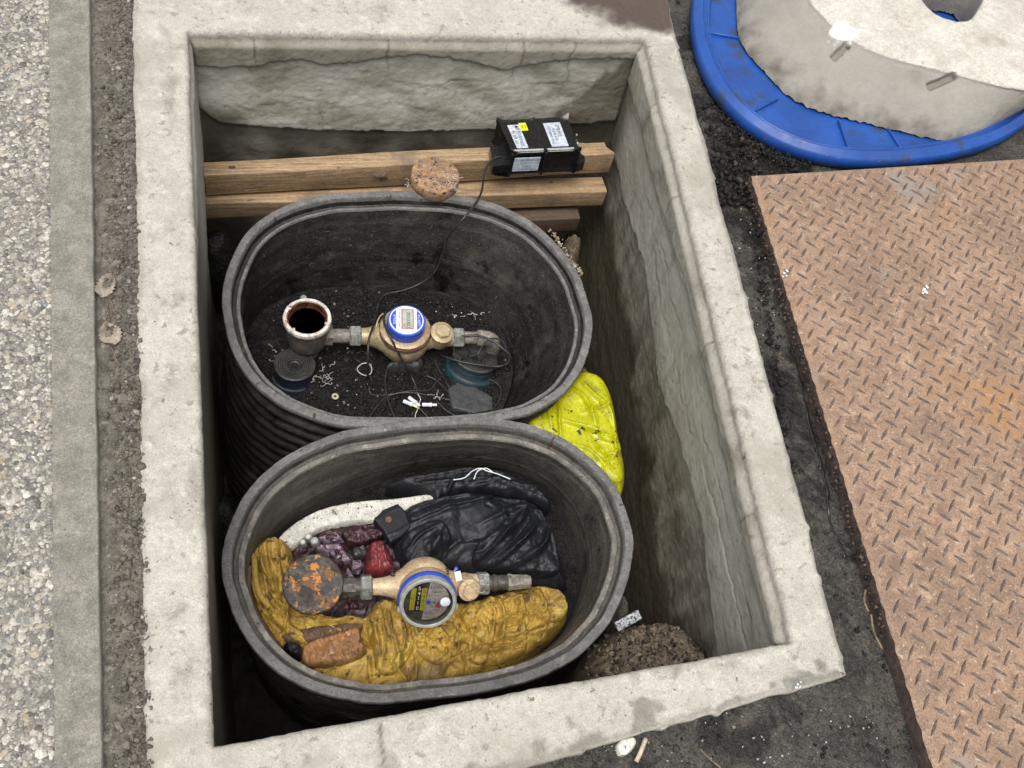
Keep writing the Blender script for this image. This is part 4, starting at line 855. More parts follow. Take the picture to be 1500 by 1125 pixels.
    fl_ = build('front_label', *box(np.linalg.norm(f1-f0), .045, .0014, M, .0005, 1), MAT['sticker'], case, smooth=20)
    for i, (t_, sz) in enumerate((('수도 원격검침 단말기', .0062), ('모델 통신 / 전원 DC 3.6V', .0048), ('제조년월 2021. 03', .0048), ('제조번호 0050302', .0048))):
        text(t_, sz, M@T(.008, .014-.010*i, .0009), MAT['ink'], fl_)
make_box()
def disc_cap(name, c, M, r, h, mat, label, root=None):
    n = 64; V = []; rows = [(r*.5, -h/2), (r*.96, -h/2), (r, -h*.38), (r*1.0, h*.32), (r*.965, h*.5)]+[(r*k, h*.5) for k in np.linspace(.9, .03, 24)]
    for ri, (rr, z) in enumerate(rows):
        for i in range(n):
            a = 2*math.pi*i/n; x, y = rr*math.cos(a), rr*math.sin(a); nn = float(perlin(x*130, y*130, z*80+3))*.0008+float(perlin(x*400, y*400, 1))*.0004
            f = 1+nn*5 if ri < 5 else 1; V.append((x*f, y*f, z+(nn if ri > 3 else 0)))
    m = len(rows); F = [(j*n+i, j*n+(i+1) % n, (j+1)*n+(i+1) % n, (j+1)*n+i) for j in range(m-1) for i in range(n)]; F += [tuple(range(n))[::-1], tuple(range((m-1)*n, m*n))]
    return build(name, xf(M, V), F, mat, root, smooth=50)
c = U(637, 262, -.20); cap1 = disc_cap('rusty_cap', c, frame(c, (1, .05, .0), (0, -.02, 1)), .0555, .028, MAT['rust'], '')
tag(cap1, 'round thick rust brown cap resting on the timber and the upper tub rim', 'rusty cap')
shreds('shreds', (665, 262), -.182, 9, (6, 8), .026, 'white thread shreds on the right side of the rusty cap', .0009)
shreds('shreds', (598, 268), -.20, 6, (3, 5), .014, 'white thread shreds at the left edge of the rusty cap', .0009)
shreds('shreds', (634, 262), -.184, 3, (8, 3), .014, 'white thread shreds in the middle of the rusty cap', .0008)
shreds('shreds', (846, 204), -.262, 7, (2, 7), .012, 'white fluff beside the right end of the black box', .0014)

# ------------------------------------------------------------------ lower tub: cloths, foam, jacket
FB = -.43
blob('foam_board', [(404, 792), (425, 768), (465, 745), (520, 732), (575, 728), (640, 722), (640, 752), (575, 764), (520, 764), (470, 775), (446, 790), (430, 800)], -.385, -.425, .04, .006, MAT['foam'], None, res=.0025, smoothpoly=3, noise=lambda x, y: fbm(x*50, y*50, 0, 3)*.002)
tag(bpy.data.objects['foam_board'], 'dirty white speckled foam board behind the maroon cloth in the lower tub', 'foam board')
wr = lambda x, y: fbm(x*22, y*22, 3, 3, True)*.012+fbm(x*70, y*70, 5, 3, True)*.004
blob('maroon_cloth', [(425, 800), (470, 772), (540, 760), (610, 760), (640, 800), (640, 880), (560, 910), (480, 915), (430, 880)], -.40, -.43, .022, .02, MAT['maroon'], None, res=.0028, noise=wr)
tag(bpy.data.objects['maroon_cloth'], 'dark maroon cloth between the foam board and the dial meter', 'cloth')
def scrap(poly, z, mat, label, h=.005, tilt=0., name='scrap'):
    o = blob(name, poly, z, z-.012, h, .006, MAT[mat], None, res=.0016, smoothpoly=0, noise=lambda x, y: fbm(x*45, y*45, z*90, 2, True)*.009, tuck=.012)
    tag(o, label, 'fabric scrap', None); return o
scrap([(466, 784), (492, 776), (505, 790), (488, 792), (470, 790)], -.375, 'lilac', 'flat lilac scrap just below the foam board')
scrap([(468, 795), (500, 794), (508, 808), (516, 818), (500, 822), (482, 812), (462, 800)], -.375, 'lilac', 'larger crumpled lilac scrap above the grey rusty valve cap')
scrap([(514, 818), (530, 816), (532, 826), (526, 838), (515, 832)], -.372, 'lilac', 'small lilac and white scrap left of the red cloth')
scrap([(508, 826), (516, 836), (524, 848), (512, 850), (506, 838)], -.378, 'lilac', 'lower lilac scrap beside the pipe of the dial meter')
scrap([(500, 778), (540, 764), (565, 762), (562, 784), (530, 796), (508, 792)], -.372, 'maroon', 'maroon dotted scrap under the foam board edge')
scrap([(516, 800), (534, 796), (540, 808), (532, 814), (518, 814)], -.368, 'rubber', 'round black scrap between lilac and red cloth', name='scrap')
scrap([(506, 878), (525, 876), (528, 890), (512, 892)], -.39, 'maroon', 'maroon scrap below the pipe of the dial meter')
o = blob('red_cloth', [(538, 800), (545, 790), (560, 788), (570, 800), (578, 822), (580, 836), (560, 840), (536, 838), (534, 820)], -.37, -.40, .038, .018, MAT['red'], None, res=.002, folds=[([(545, 794), (543, 815), (546, 835)], .006, .004), ([(560, 792), (562, 815), (570, 834)], .006, .004), ([(552, 790), (554, 812), (556, 838)], -.006, .004)], noise=lambda x, y: fbm(x*60, y*60, 8, 3, True)*.005)
tag(o, 'dull red crumpled cloth beside the black jacket', 'cloth')
for x, y, r, lb in ((452, 787, .008, 'clear grey plastic stub nearest the foam board'), (461, 793, .009, 'clear grey plastic stub behind the orange rusted valve cap'), (444, 795, .007, 'smallest grey plastic stub beside the ochre cloth')):
    c = U(x, y, -.37); tag(build('plastic_stub', *lathe([(r, -.02), (r, -.002), (r*.8, .002), (r*.8, .008), (r*.5, .010), (.0001, .010)], 16, frame(c, (1, 0, .1), (.25, -.2, 1))), MAT['clear'], None), lb, 'plastic stub', 'grey plastic stubs')
# black jacket
def jn(x, y): return fbm(x*7+2, y*7, 3, 3)*.016+np.clip(fbm(x*10, y*8+fbm(x*8, y*8, 1, 2)*.8, 7, 2, True)-.45, 0, 1)*.020+fbm(x*30, y*30, 5, 4)*.0035+fbm(x*70, y*70, 5, 2, True)*.0012
jf = [([(700, 820), (735, 795), (760, 770), (772, 750)], .016, .009), ([(730, 822), (762, 800), (778, 782), (776, 764)], .014, .008), ([(745, 830), (785, 812), (800, 790), (802, 765)], .014, .009), ([(700, 770), (735, 755), (770, 748), (800, 756)], .010, .008),
      ([(735, 728), (730, 745), (740, 762), (730, 780)], .010, .007), ([(640, 830), (660, 800), (690, 790), (720, 785)], -.008, .012), ([(600, 770), (640, 755), (690, 742), (720, 730)], .008, .009), ([(710, 720), (760, 735), (795, 742), (812, 765)], .010, .008), ([(690, 812), (720, 806), (745, 790)], -.010, .006),
      ([(620, 822), (640, 800), (645, 780), (660, 760)], .006, .012), ([(780, 735), (800, 770), (815, 800), (822, 835)], .012, .010), ([(756, 838), (790, 836), (815, 842)], .008, .008)]
blob('jacket', [(570, 790), (568, 765), (578, 745), (600, 728), (640, 716), (700, 710), (755, 716), (795, 735), (815, 765), (828, 800), (838, 835), (836, 852), (815, 855), (780, 850), (730, 842), (680, 838), (630, 832), (600, 838), (586, 826), (578, 808)], -.36, -.43, .072, .06, MAT['jacket'], None, res=.0022, folds=jf, noise=jn)
JK = bpy.data.objects['jacket']; tag(JK, 'crumpled wet black jacket filling the back right of the lower tub', 'jacket')
blob('jacket_flap', [(566, 704), (600, 692), (650, 684), (700, 680), (750, 688), (790, 705), (812, 730), (800, 738), (760, 722), (700, 716), (660, 722), (640, 735), (630, 722), (600, 712)], -.365, -.41, .035, .018, MAT['jacket'], JK, res=.0026,
     folds=[([(580, 702), (640, 694), (700, 686), (760, 694)], .012, .005), ([(600, 708), (660, 704), (720, 700), (780, 712)], .010, .005), ([(655, 722), (668, 700), (690, 694)], .012, .005), ([(700, 712), (730, 704), (780, 722)], .008, .006)], noise=lambda x, y: fbm(x*40, y*40, 3, 3, True)*.008)
fp = blob('collar_tab', [(547, 757), (562, 742), (584, 733), (596, 745), (604, 768), (590, 782), (572, 792), (560, 772)], -.345, -.362, .006, .004, MAT['jacket'], JK, res=.0022, smoothpoly=0, tuck=.014, folds=[([(553, 762), (568, 748), (586, 740)], .003, .002), ([(566, 782), (585, 775), (600, 764)], .003, .002)])
c = U(569, 761, -.354); build('snap_button', *lathe([(.0068, -.004), (.0072, 0), (.006, .002), (.003, .0018), (.0001, .0012)], 24, frame(c, (1, 0, 0), (0, -.3, 1))), MAT['cuffbrown'], fp)
for i, pp in enumerate(([(664, 703), (680, 700), (692, 690), (704, 686), (714, 690), (728, 694), (748, 702)], [(694, 702), (700, 690), (712, 686), (722, 692)])):
    px_tube('zip_trim', [(x, y, -.352) for x, y in pp], .0013, MAT['white_pl'], None, None, parent=JK)
# ochre cloth, U shaped round the meter
def yn(x, y):
    q = fbm(x*9, y*9, 1, 2)*1.2
    return np.clip(fbm(x*16+q, y*11+q, 2, 3, True)-.2, 0, 1)*.014+np.clip(fbm(x*30+q*2, y*22+q, 4, 3, True)-.4, 0, 1)*.010+fbm(x*90, y*80, 4, 2, True)*.0012
yf = [([(370, 812), (368, 850), (378, 890), (400, 930), (430, 965)], .014, .006), ([(382, 800), (385, 840), (395, 875), (420, 905), (470, 925)], .012, .007), ([(398, 792), (408, 830), (418, 862), (440, 893), (480, 905)], .014, .007),
      ([(412, 790), (420, 822), (428, 850)], .010, .006), ([(362, 850), (366, 885), (382, 915), (398, 945)], .014, .005), ([(430, 905), (470, 912), (510, 910), (540, 900)], .012, .006),
      ([(540, 885), (545, 920), (555, 960), (550, 1000)], .016, .007), ([(565, 885), (570, 920), (582, 960), (580, 1000)], .014, .006), ([(558, 890), (592, 915), (600, 950), (570, 990)], -.012, .006), ([(598, 900), (606, 940), (610, 990)], .010, .006),
      ([(680, 880), (672, 915), (665, 950)], -.010, .008), ([(710, 872), (730, 890), (735, 915), (728, 940)], .014, .007), ([(740, 868), (760, 885), (756, 910), (770, 930)], .014, .006), ([(770, 862), (790, 880), (800, 905), (796, 925)], .012, .007), ([(690, 960), (730, 940), (780, 930), (815, 920)], .014, .008),
      ([(640, 985), (680, 960), (730, 955), (770, 945)], .010, .006), ([(800, 858), (825, 875), (832, 900)], .010, .008), ([(700, 900), (720, 925), (715, 950)], .010, .005), ([(620, 940), (650, 960), (690, 975)], .010, .006)]
def autof(n, starts, curve, amp, wd):
    out = []
    for _ in range(n):
        x, y = starts(); P = [(x, y)]; a = curve(x, y)+RNG.normal(0, .25)
        for _q in range(4): a += RNG.normal(0, .28); x += 11*math.cos(a)*RNG.uniform(.6, 1.5); y += 11*math.sin(a)*RNG.uniform(.6, 1.5); P.append((x, y))
        out.append((P, RNG.choice([1, 1, -1])*RNG.uniform(*amp), RNG.uniform(*wd)))
    return out
yf += autof(26, lambda: (RNG.uniform(362, 425), RNG.uniform(800, 940)), lambda x, y: math.atan2(600-x+120, -(y-1020)*1.0) if False else 1.45-(y-800)/260., (.005, .012), (.003, .006))
yf += autof(22, lambda: (RNG.uniform(420, 530), RNG.uniform(885, 930)), lambda x, y: .25, (.004, .010), (.003, .006))
yf += autof(22, lambda: (RNG.uniform(535, 640), RNG.uniform(880, 980)), lambda x, y: 1.5, (.005, .011), (.003, .006))
yf += autof(46, lambda: (RNG.uniform(640, 825), RNG.uniform(870, 960)), lambda x, y: math.atan2(y-800, x-660)+RNG.choice([0, 0, 1.4]), (.005, .012), (.003, .007))
ycl = blob('ochre_cloth', [(358, 815), (366, 797), (385, 784), (408, 780), (424, 788), (432, 806), (436, 830), (430, 860), (448, 884), (480, 896), (515, 900), (540, 893), (552, 872), (600, 868), (660, 872), (700, 872), (740, 862), (775, 854), (800, 852), (822, 862), (837, 882), (836, 902), (818, 925), (790, 950), (760, 968), (710, 985), (640, 1004), (560, 1014), (490, 1005), (440, 985), (395, 945), (366, 900), (356, 860)],
     -.37, -.44, .062, .024, MAT['ycloth'], None, res=.0019, folds=yf, noise=yn)
tag(ycl, 'dirty ochre yellow cloth curled in a U round the dial meter', 'cloth')
yon = sampler('ochre_cloth')
def lay(poly, h, folds, mat='ycloth', edge=.007, par=None, nm='fold', on=None, amp=1.):
    return blob(nm, poly, -.372, 0, h, edge, MAT[mat], par or ycl, res=.0018, smoothpoly=4, tuck=.003, folds=folds, on=on or yon, noise=lambda x, y: (fbm(x*30, y*30, h*99, 3)*.006+fbm(x*90, y*90, 4, 2, True)*.0012)*amp)
lay([(372, 806), (384, 790), (402, 785), (410, 800), (412, 830), (416, 862), (430, 885), (422, 892), (402, 872), (388, 848), (374, 830)], .012, [([(392, 792), (396, 830), (408, 872), (424, 890)], .010, .005), ([(380, 800), (384, 830), (394, 856)], .008, .004)])
lay([(362, 838), (372, 834), (380, 852), (392, 878), (412, 900), (440, 925), (448, 945), (430, 940), (404, 918), (384, 898), (368, 870)], .011, [([(368, 842), (380, 872), (404, 904), (440, 936)], .010, .004), ([(374, 840), (390, 874), (420, 906)], .008, .003)])
lay([(424, 886), (450, 890), (490, 900), (528, 905), (548, 900), (552, 912), (520, 918), (480, 912), (446, 905), (420, 900)], .010, [([(424, 892), (470, 900), (520, 910), (548, 906)], .009, .004), ([(440, 896), (490, 908), (530, 914)], .007, .003)])
lay([(536, 892), (556, 878), (578, 884), (598, 905), (606, 935), (598, 965), (575, 990), (552, 985), (545, 950), (536, 920)], .014, [([(552, 885), (560, 920), (562, 955), (556, 985)], .012, .004), ([(572, 886), (590, 920), (588, 955), (566, 985)], .012, .005), ([(562, 884), (575, 915), (574, 950)], -.010, .004)])
lay([(676, 892), (700, 874), (740, 864), (785, 856), (815, 866), (832, 884), (830, 902), (806, 915), (776, 925), (748, 945), (716, 950), (694, 935), (680, 915)], .012, [([(690, 905), (720, 890), (760, 880), (800, 868)], .010, .005), ([(700, 930), (730, 915), (770, 905), (820, 896)], .011, .005), ([(712, 880), (722, 905), (716, 940)], .010, .004), ([(752, 868), (764, 890), (756, 925)], .010, .004), ([(790, 862), (802, 885), (792, 915)], -.009, .004)])
lay([(600, 905), (630, 915), (664, 918), (676, 935), (668, 960), (640, 975), (612, 960), (600, 935)], .009, [([(606, 910), (622, 935), (628, 970)], .009, .004), ([(640, 918), (652, 940), (650, 968)], .009, .004)])
lay([(690, 955), (730, 945), (780, 925), (812, 912), (822, 918), (800, 940), (760, 962), (715, 975), (690, 972)], .009, [([(692, 965), (740, 950), (790, 930), (816, 916)], .009, .004)])
jon = sampler('jacket')
lay([(690, 826), (700, 800), (726, 782), (748, 752), (764, 738), (790, 745), (806, 770), (816, 805), (820, 838), (800, 846), (760, 842), (715, 836)], .010, [([(700, 825), (730, 800), (756, 770), (770, 745)], .013, .006), ([(725, 830), (760, 806), (785, 775)], .012, .006), ([(750, 836), (788, 815), (802, 780)], .011, .006), ([(712, 828), (745, 803), (771, 772)], -.008, .004)], 'jacket', .010, JK, 'fold', jon)
lay([(592, 745), (625, 728), (690, 716), (722, 720), (716, 736), (680, 744), (640, 756), (605, 770), (592, 762)], .008, [([(600, 755), (640, 738), (700, 726)], .009, .005)], 'jacket', .009, JK, 'fold', jon)
lay([(586, 800), (600, 780), (640, 768), (660, 790), (650, 820), (625, 834), (598, 828)], .006, [([(592, 815), (615, 790), (650, 775)], .008, .006)], 'jacket', .012, JK, 'fold', jon)
def ribcuff(name, px, z, mat, label, h, dirpx, freq):
    a, b = U(*dirpx[0], z)[:2], U(*dirpx[1], z)[:2]; d = _nz(b-a)
    f = lambda x, y: np.abs(np.sin((x*d[0]+y*d[1])*freq*.7+fbm(x*30, y*30, 0, 2)*6))*.0035+fbm(x*26, y*26, 0, 4)*.016
    o = blob(name, px, z, z-.03, h, .010, MAT[mat], None, res=.0018, noise=f, tuck=.03); tag(o, label, 'cuff'); return o
ribcuff('cuff', [(412, 925), (440, 915), (490, 908), (530, 906), (528, 920), (490, 930), (450, 938), (420, 938)], -.345, 'cuffbrown', 'dark brown ribbed cuff above the orange one', .014, ((412, 930), (530, 910)), 620)
ribcuff('cuff', [(440, 950), (452, 935), (490, 922), (525, 914), (532, 935), (536, 952), (500, 968), (450, 972)], -.335, 'cufforange', 'orange brown ribbed glove cuff on the ochre cloth', .020, ((440, 960), (530, 920)), 420)
o = blob('knot', [(414, 942), (424, 936), (440, 940), (444, 952), (436, 962), (420, 958)], -.33, -.36, .035, .014, MAT['jacket'], None, res=.0016, noise=lambda x, y: fbm(x*120, y*120, 0, 3, True)*.006); tag(o, 'blue black knotted bit of fabric beside the orange cuff', 'fabric knot')
for pp, r, lb, mt_ in (([(364, 830), (362, 860), (370, 890), (386, 920), (404, 945), (412, 960)], .007, 'twisted brown hem hanging down the left side of the ochre cloth', 'cuffbrown'), ([(357, 862), (364, 896), (378, 925), (396, 950)], .005, 'pinkish brown strip against the left wall of the lower tub', 'cufforange'), ([(358, 820), (364, 812), (372, 818), (374, 845), (380, 870), (395, 890)], .006, 'twisted ochre roll along the left edge of the ochre cloth', 'ycloth')):
    px_tube('cloth_roll', [(x, y, -.346) for x, y in pp], r, MAT[mt_], lb, 'cloth roll', n=10)

# ------------------------------------------------------------------ dial meter in the lower tub
def meter2():
    z = -.325; a, b = U(508, 861, z), U(748, 853, z); c = U(622, 857, z); s = np.linalg.norm(b-a)/240.2; M = frame(c, b-a)
    root = thing('water_meter', 'water meter with a round glass dial, tan bronze body and an orange rusted valve cap', 'water meter', c-np.array([0, 0, .06])); mt = M@Matrix.Scale(s, 4); tl = mt@RX(52); tr = tl@T(0, 0, 8)
    parts = [lathe([(12, -78), (12.5, -66), (14, -56), (18, -44), (26, -32), (26, 0)], 30, mt@AX), lathe([(26, 0), (26, 22), (21, 36), (17, 48), (15, 64), (14, 78)], 30, mt@AX),
             lathe([(4, -32), (20, -31), (31, -26), (38, -16), (41, -4), (41, 8), (38, 13), (40, 16), (40, 28), (36, 31)], 44, tl), lathe([(16, -4), (16, 10), (15.5, 22), (14, 23)], 28, mt@T(58, 0, 0)@RX(42)@RY(10))]
    build('body', *join(*parts), MAT['brass2'], root, smooth=50)
    build('blue_ring', *lathe([(36, 21), (41.5, 22), (42.5, 24), (42.5, 30), (41.5, 32), (36, 32)], 60, tr), MAT['blue'], root)
    build('bezel', *lathe([(37.5, 31), (40.5, 32), (41, 36), (40.5, 42), (39, 43.5), (36.5, 43.5), (35, 42.5), (34.8, 34)], 64, tr, caps=False), MAT['clear'], root)
    g = tr@T(0, 0, 34)@RZ(-4); D = build('dial', *lathe([(35, -1), (35, .2), (.01, .2)], 56, tr@T(0, 0, 33.5)), MAT['darkpipe'], root)
    # pale printed part of the dial, D shaped
    pts = [(31*math.cos(t), 31*math.sin(t)) for t in np.linspace(-1.75, 1.55, 30)]; pts = [(max(x, -7), y) for x, y in pts]
    build('dial_plate', xf(g@T(0, 0, .6), [(x, y, 0) for x, y in pts]), [tuple(range(len(pts)))], PM('dial_paper', (.42, .38, .40), (.33, .29, .31), 60, (.4, .6), .1, 300, .0003, spots=[((.30, .12, .15), 55, .66, .74)]), D, smooth=0)
    build('counter_recess', *box(14, 42, 1.5, g@T(-14, 4, 1), .3, 1), MAT['ink'], D)
    for x in (-21.5, -6.5): build('yellow_band', *box(7.5, 36, 1.4, g@T(x, 3, 1.5), .3, 1), flat('dull_yellow', (.42, .36, .04), .5), D)
    for i, ch in enumerate('0114S'.replace('S', '5')):
        y = -12+i*8.0; dr = build('digit_drum', *lathe([(3.6, -3.0), (4.0, -2.5), (4.0, 2.5), (3.6, 3.0)], 16, g@T(-14.2, y+2, .6)@RX(90)), MAT['ink'], D)
        text(ch, 8.5, g@T(-14.2, y+2, 4.8)@RZ(0), MAT['white'], D)
    for i, ch in enumerate(('만', '천', '백', '십')): text(ch, 5, g@T(-6.5, -8+i*8, 2.4), MAT['ink'], D)
    text('m³', 6, g@T(-21.5, 4, 2.4), MAT['ink'], D)
    st = []
    for k in range(16): r = 5.2 if k % 2 == 0 else 2.2; t = k*math.pi/8; st.append((r*math.cos(t), r*math.sin(t), 0))
    build('star_wheel', xf(g@T(1, -2, 1.4), st), [tuple(range(16))], MAT['dialblue'], D, smooth=0)
    hd = [(0, -5, 0), (4.5, 0, 0), (4.6, 3, 0), (2.4, 4.2, 0), (0, 2.4, 0), (-2.4, 4.2, 0), (-4.6, 3, 0), (-4.5, 0, 0)]
    build('red_pointer', xf(g@T(15, -7, 1.4)@RZ(-60), hd), [tuple(range(8))], PM('dull_red_print', (.36, .08, .12), (.3, .07, .1), 60, (.4, .6), 0), D, smooth=0)
    build('black_dot', *lathe([(1.2, 1.3), (.01, 1.35)], 12, g@T(10, -2, 0)), MAT['ink'], D)
    for i, (t_, x, y, sz) in enumerate((('수도미터', 10, 22, 5), ('Q3 2.5', 12, 15, 4), ('B급 20℃', 8, 9, 4), ('0.9 MPa', 4, -20, 4), ('x 0.001', 14, -14, 3.6))): text(t_, sz, g@T(x, y, 1.2), MAT['ink'], D)
    for i in range(10):
        t = math.radians(200+i*16); text(str(i), 2.8, g@T(9+15*math.cos(t)*1.1, -6+15*math.sin(t)*1.1, 1.2), MAT['pink'], D) if i < 8 else None
    build('glass', *lathe([(35.4, 41.4), (30, 42.3), (20, 43.1), (10, 43.5), (.01, 43.6)], 56, tr, caps=False), MAT['glass'], root, smooth=180)
    build('white_dot', *lathe([(7.2, 43.2), (7.2, 44.2), (6.6, 44.6), (.01, 44.6)], 32, tr@T(24, 3, 0)@RY(0)), MAT['white_pl'], root)
    for x, y in ((-40, -10), (40, -8)): build('hinge_lug', *box(6, 7, 6, tr@T(x, y, 38), 1.2, 2), MAT['clear'], root)
    cm = mt@T(58, 0, 0)@RX(42)@RY(10); sc = build('strainer_cap', *lathe([(15, 22), (16.6, 22.2), (17, 24), (16.4, 27), (14, 28), (.01, 28)], 36, cm), MAT['brass2'], root)
    build('hexagon', *lathe([(12.5, 27.8), (12.5, 34), (11.6, 35), (.01, 35)], 6, cm, phase=.2), MAT['brass2'], sc, smooth=20)
    build('union_nut', *hexnut(-93, -76, 19, mt), MAT['galv'], root, smooth=20); build('union_nut', *hexnut(77, 95, 17.5, mt), MAT['galv'], root, smooth=20)
    build('pipe', *join(lathe([(13, -122), (13, -92)], 22, mt@AX), lathe([(14.5, -120), (14.5, -100)], 8, mt@AX)), MAT['darkpipe'], root)
    build('pipe', *join(lathe([(11, 94), (11, 126)], 22, mt@AX), lathe([(12, 100), (12.5, 101), (12.5, 106), (12, 107)], 22, mt@AX)), MAT['darkpipe'], root)
    build('plug', *lathe([(9, 122), (13, 123), (13.5, 126), (12, 130), (11, 152), (9, 158), (.01, 159)], 8, mt@AX), MAT['oldpipe'], root)
    # valve cap
    cc = mt@T(-160, 0, 10); build('valve_body', *lathe([(20, -44), (28, -36), (34, -20), (38, 0)], 40, cc), MAT['darkpipe'], root)
    disc_cap('valve_cap', None, cc@T(0, 0, 6)@RX(7)@Matrix.Scale(1/s, 4), 42.5*s, 12*s, MAT['rust2'], '', root)
    # tag and seal on the right of the dial
    build('seal_tag', *box(9, 14, 2, mt@T(44, -4, 42)@RX(30)@RZ(12), .8, 2), MAT['white_pl'], root)
    text('검', 5, mt@T(44, -4, 42)@RX(30)@RZ(12)@T(0, 2.5, 1.2), MAT['galv'], root); build('blue_seal', *lathe([(.01, -3), (2.6, -2), (3.2, 0), (2.6, 2), (.01, 3)], 16, mt@T(42, 8, 40)), MAT['blue'], root)
    build('seal_wire', *tube(catmull([(42, 8, 40), (38, 2, 42), (44, -2, 41), (58, -14, 36), (70, -20, 30), (77, -24, 26), (84, -22, 24)], 5), .8, 6, M=mt), MAT['palestick'], root)
    for x in (-48, 30): build('wire_twist', *tube([(x+3*math.sin(t*2), 6+t*1.2, 24+3*math.cos(t*2)) for t in np.linspace(0, 7, 30)], 1.1, 6, M=mt), MAT['ink'], root)
meter2()
px_tube('stick', [(812, 640, -.245), (806, 652, -.26), (797, 668, -.30), (789, 682, -.34), (784, 692, -.36)], .0014, MAT['redtwig'], 'thin red brown stick leaning on the back rim of the lower tub', 'stick')

# ------------------------------------------------------------------ yellow bag between the tubs and the right wall
bf = [([(815, 600), (815, 625), (818, 650)], .014, .006), ([(818, 622), (845, 632), (870, 640), (900, 655)], .016, .006), ([(840, 560), (870, 590), (890, 610), (900, 640)], .012, .007), ([(826, 572), (850, 590), (862, 612), (868, 630)], .014, .008), ([(868, 632), (880, 650), (900, 655), (912, 660)], .014, .005),
      ([(862, 650), (880, 672), (905, 668)], .014, .006), ([(880, 640), (895, 655), (898, 670), (880, 690)], .014, .005), ([(850, 635), (875, 660), (895, 690)], -.012, .006), ([(888, 706), (902, 712), (915, 700)], .010, .005), ([(800, 590), (800, 612), (806, 636)], .010, .005), ([(788, 600), (786, 620)], .010, .004), ([(850, 612), (875, 606), (900, 600)], .009, .005), ([(830, 656), (860, 668), (885, 694)], .010, .006)]
o = blob('yellow_bag', [(840, 548), (858, 543), (882, 553), (897, 574), (904, 605), (910, 642), (918, 680), (917, 708), (908, 726), (885, 712), (850, 690), (810, 668), (775, 640), (764, 618), (790, 598), (815, 575)], -.345, -.38, .055, .030, MAT['bag'], None, res=.0020, smoothpoly=3, folds=bf, tuck=.12,
     noise=lambda x, y: fbm(x*12, y*12, 6, 2)*.014+fbm(x*40, y*40, 5, 3)*.003)
tag(o, 'crumpled bright yellow plastic bag between the tubs and the right wall', 'plastic bag')
# ------------------------------------------------------------------ dirt, slate and strip at the near right corner of the pit
o = blob('dirt_pile', [(855, 960), (880, 930), (905, 912), (945, 905), (985, 905), (1010, 925), (1040, 960), (1040, 1010), (960, 1030), (860, 1030)], -.37, -.47, .13, .05, MAT['brown_soil'], None, res=.0035, tuck=.30, noise=lambda x, y: fbm(x*20, y*20, 0, 3)*.026+fbm(x*55, y*55, 0, 4, True)*.016)
tag(o, 'brown earth clod pile in the near right corner of the pit', 'dirt pile')
o = blob('slate', [(918, 925), (945, 916), (966, 912), (968, 928), (962, 940), (940, 932), (905, 935)], -.345, -.37, .020, .006, MAT['slate'], None, res=.0022, smoothpoly=0, noise=lambda x, y: fbm(x*50, y*50, 0, 3)*.003)
tag(o, 'thin grey slate piece lying on the brown earth', 'slate piece')
a, b = U(903, 918, -.325), U(936, 900, -.32); M = frame((a+b)/2, b-a)@RX(25)
tag(build('strip', *box(np.linalg.norm(b-a)*1.05, .019, .008, M, .002, 2), MAT['strip'], None), 'short silvery speckled strip beside the rim of the lower tub', 'strip')
ds_ = sampler('dirt_pile'); q_ = np.array([U(RNG.uniform(865, 1030), RNG.uniform(915, 1000), -.35)[:2] for _ in range(700)]); z_ = ds_(q_[:, 0], q_[:, 1]); k_ = z_ > -.44
tag(lumps('earth_crumbs', np.c_[q_, z_+.001][k_], RNG.choice([.002, .0035, .006], k_.sum(), p=[.5, .35, .15]), MAT['crumb'], .7, cols=np.array([(.16, .125, .08), (.09, .07, .045), (.24, .20, .14), (.03, .025, .02)])[RNG.choice(4, k_.sum())]), 'loose brown crumbs on the earth pile in the pit corner', 'earth crumbs')
# stones and black lumps around the tubs
def rock(name, c, r, mat, label, cat, fl_=.7, seed=0):
    bm = bmesh.new(); bmesh.ops.create_icosphere(bm, subdivisions=4, radius=1); V = np.array([v.co[:] for v in bm.verts]); F = [tuple(v.index for v in f.verts) for f in bm.faces]; bm.free()
    d = 1+fbm(V[:, 0]*1.3+seed, V[:, 1]*1.3, V[:, 2]*1.3, 4)*(.5 if fl_ < 2 else .15)+fbm(V[:, 0]*5+seed, V[:, 1]*5, V[:, 2]*5, 5)*(.34 if fl_ < 2 else .10)
    V = V*d[:, None]*np.array([r[0], r[1], r[0]*fl_])+np.array(c); o = build(name, V, F, mat, None, smooth=180); tag(o, label, cat); return o
rock('netting', U(330, 765, -.56)-np.array([0, 0, .06]), (.036, .055), MAT['mesh'], 'wet black bundled netting left of the lower tub', 'netting', 4., 1)
rock('netting', U(322, 376, -.56)-np.array([0, 0, .06]), (.050, .060), MAT['mesh'], 'wet black bundled netting left of the upper tub under the timber', 'netting', 3., 5)
rock('earth_lump', U(842, 352, -.40)-np.array([0, 0, .17]), (.030, .045), MAT['brown_soil'], 'gritty earth lump wedged between the upper tub and the far right corner', 'earth lump', 6., 9)
rock('earth_lump', U(858, 545, -.46)-np.array([0, 0, .14]), (.022, .04), MAT['dirt'], 'gritty earth lump between the upper tub and the yellow bag', 'earth lump', 6.5, 12)
rock('earth_lump', U(914, 880, -.46)-np.array([0, 0, .14]), (.024, .04), MAT['dirt'], 'gritty earth lump right of the lower tub above the silvery strip', 'earth lump', 6., 15)
tag(lumps('gravel', [U(x+RNG.normal(0, 2.5), y+RNG.normal(0, 2.5), -.228) for x, y in zip(np.linspace(806, 850, 70), np.linspace(336, 402, 70))], RNG.uniform(.0016, .0042, 70), MAT['crumb'], .8, cols=np.array([(.28, .21, .12), (.16, .12, .08), (.4, .36, .3)])[RNG.choice(3, 70)]), 'grit caught along the far right edge of the upper tub', 'gravel')

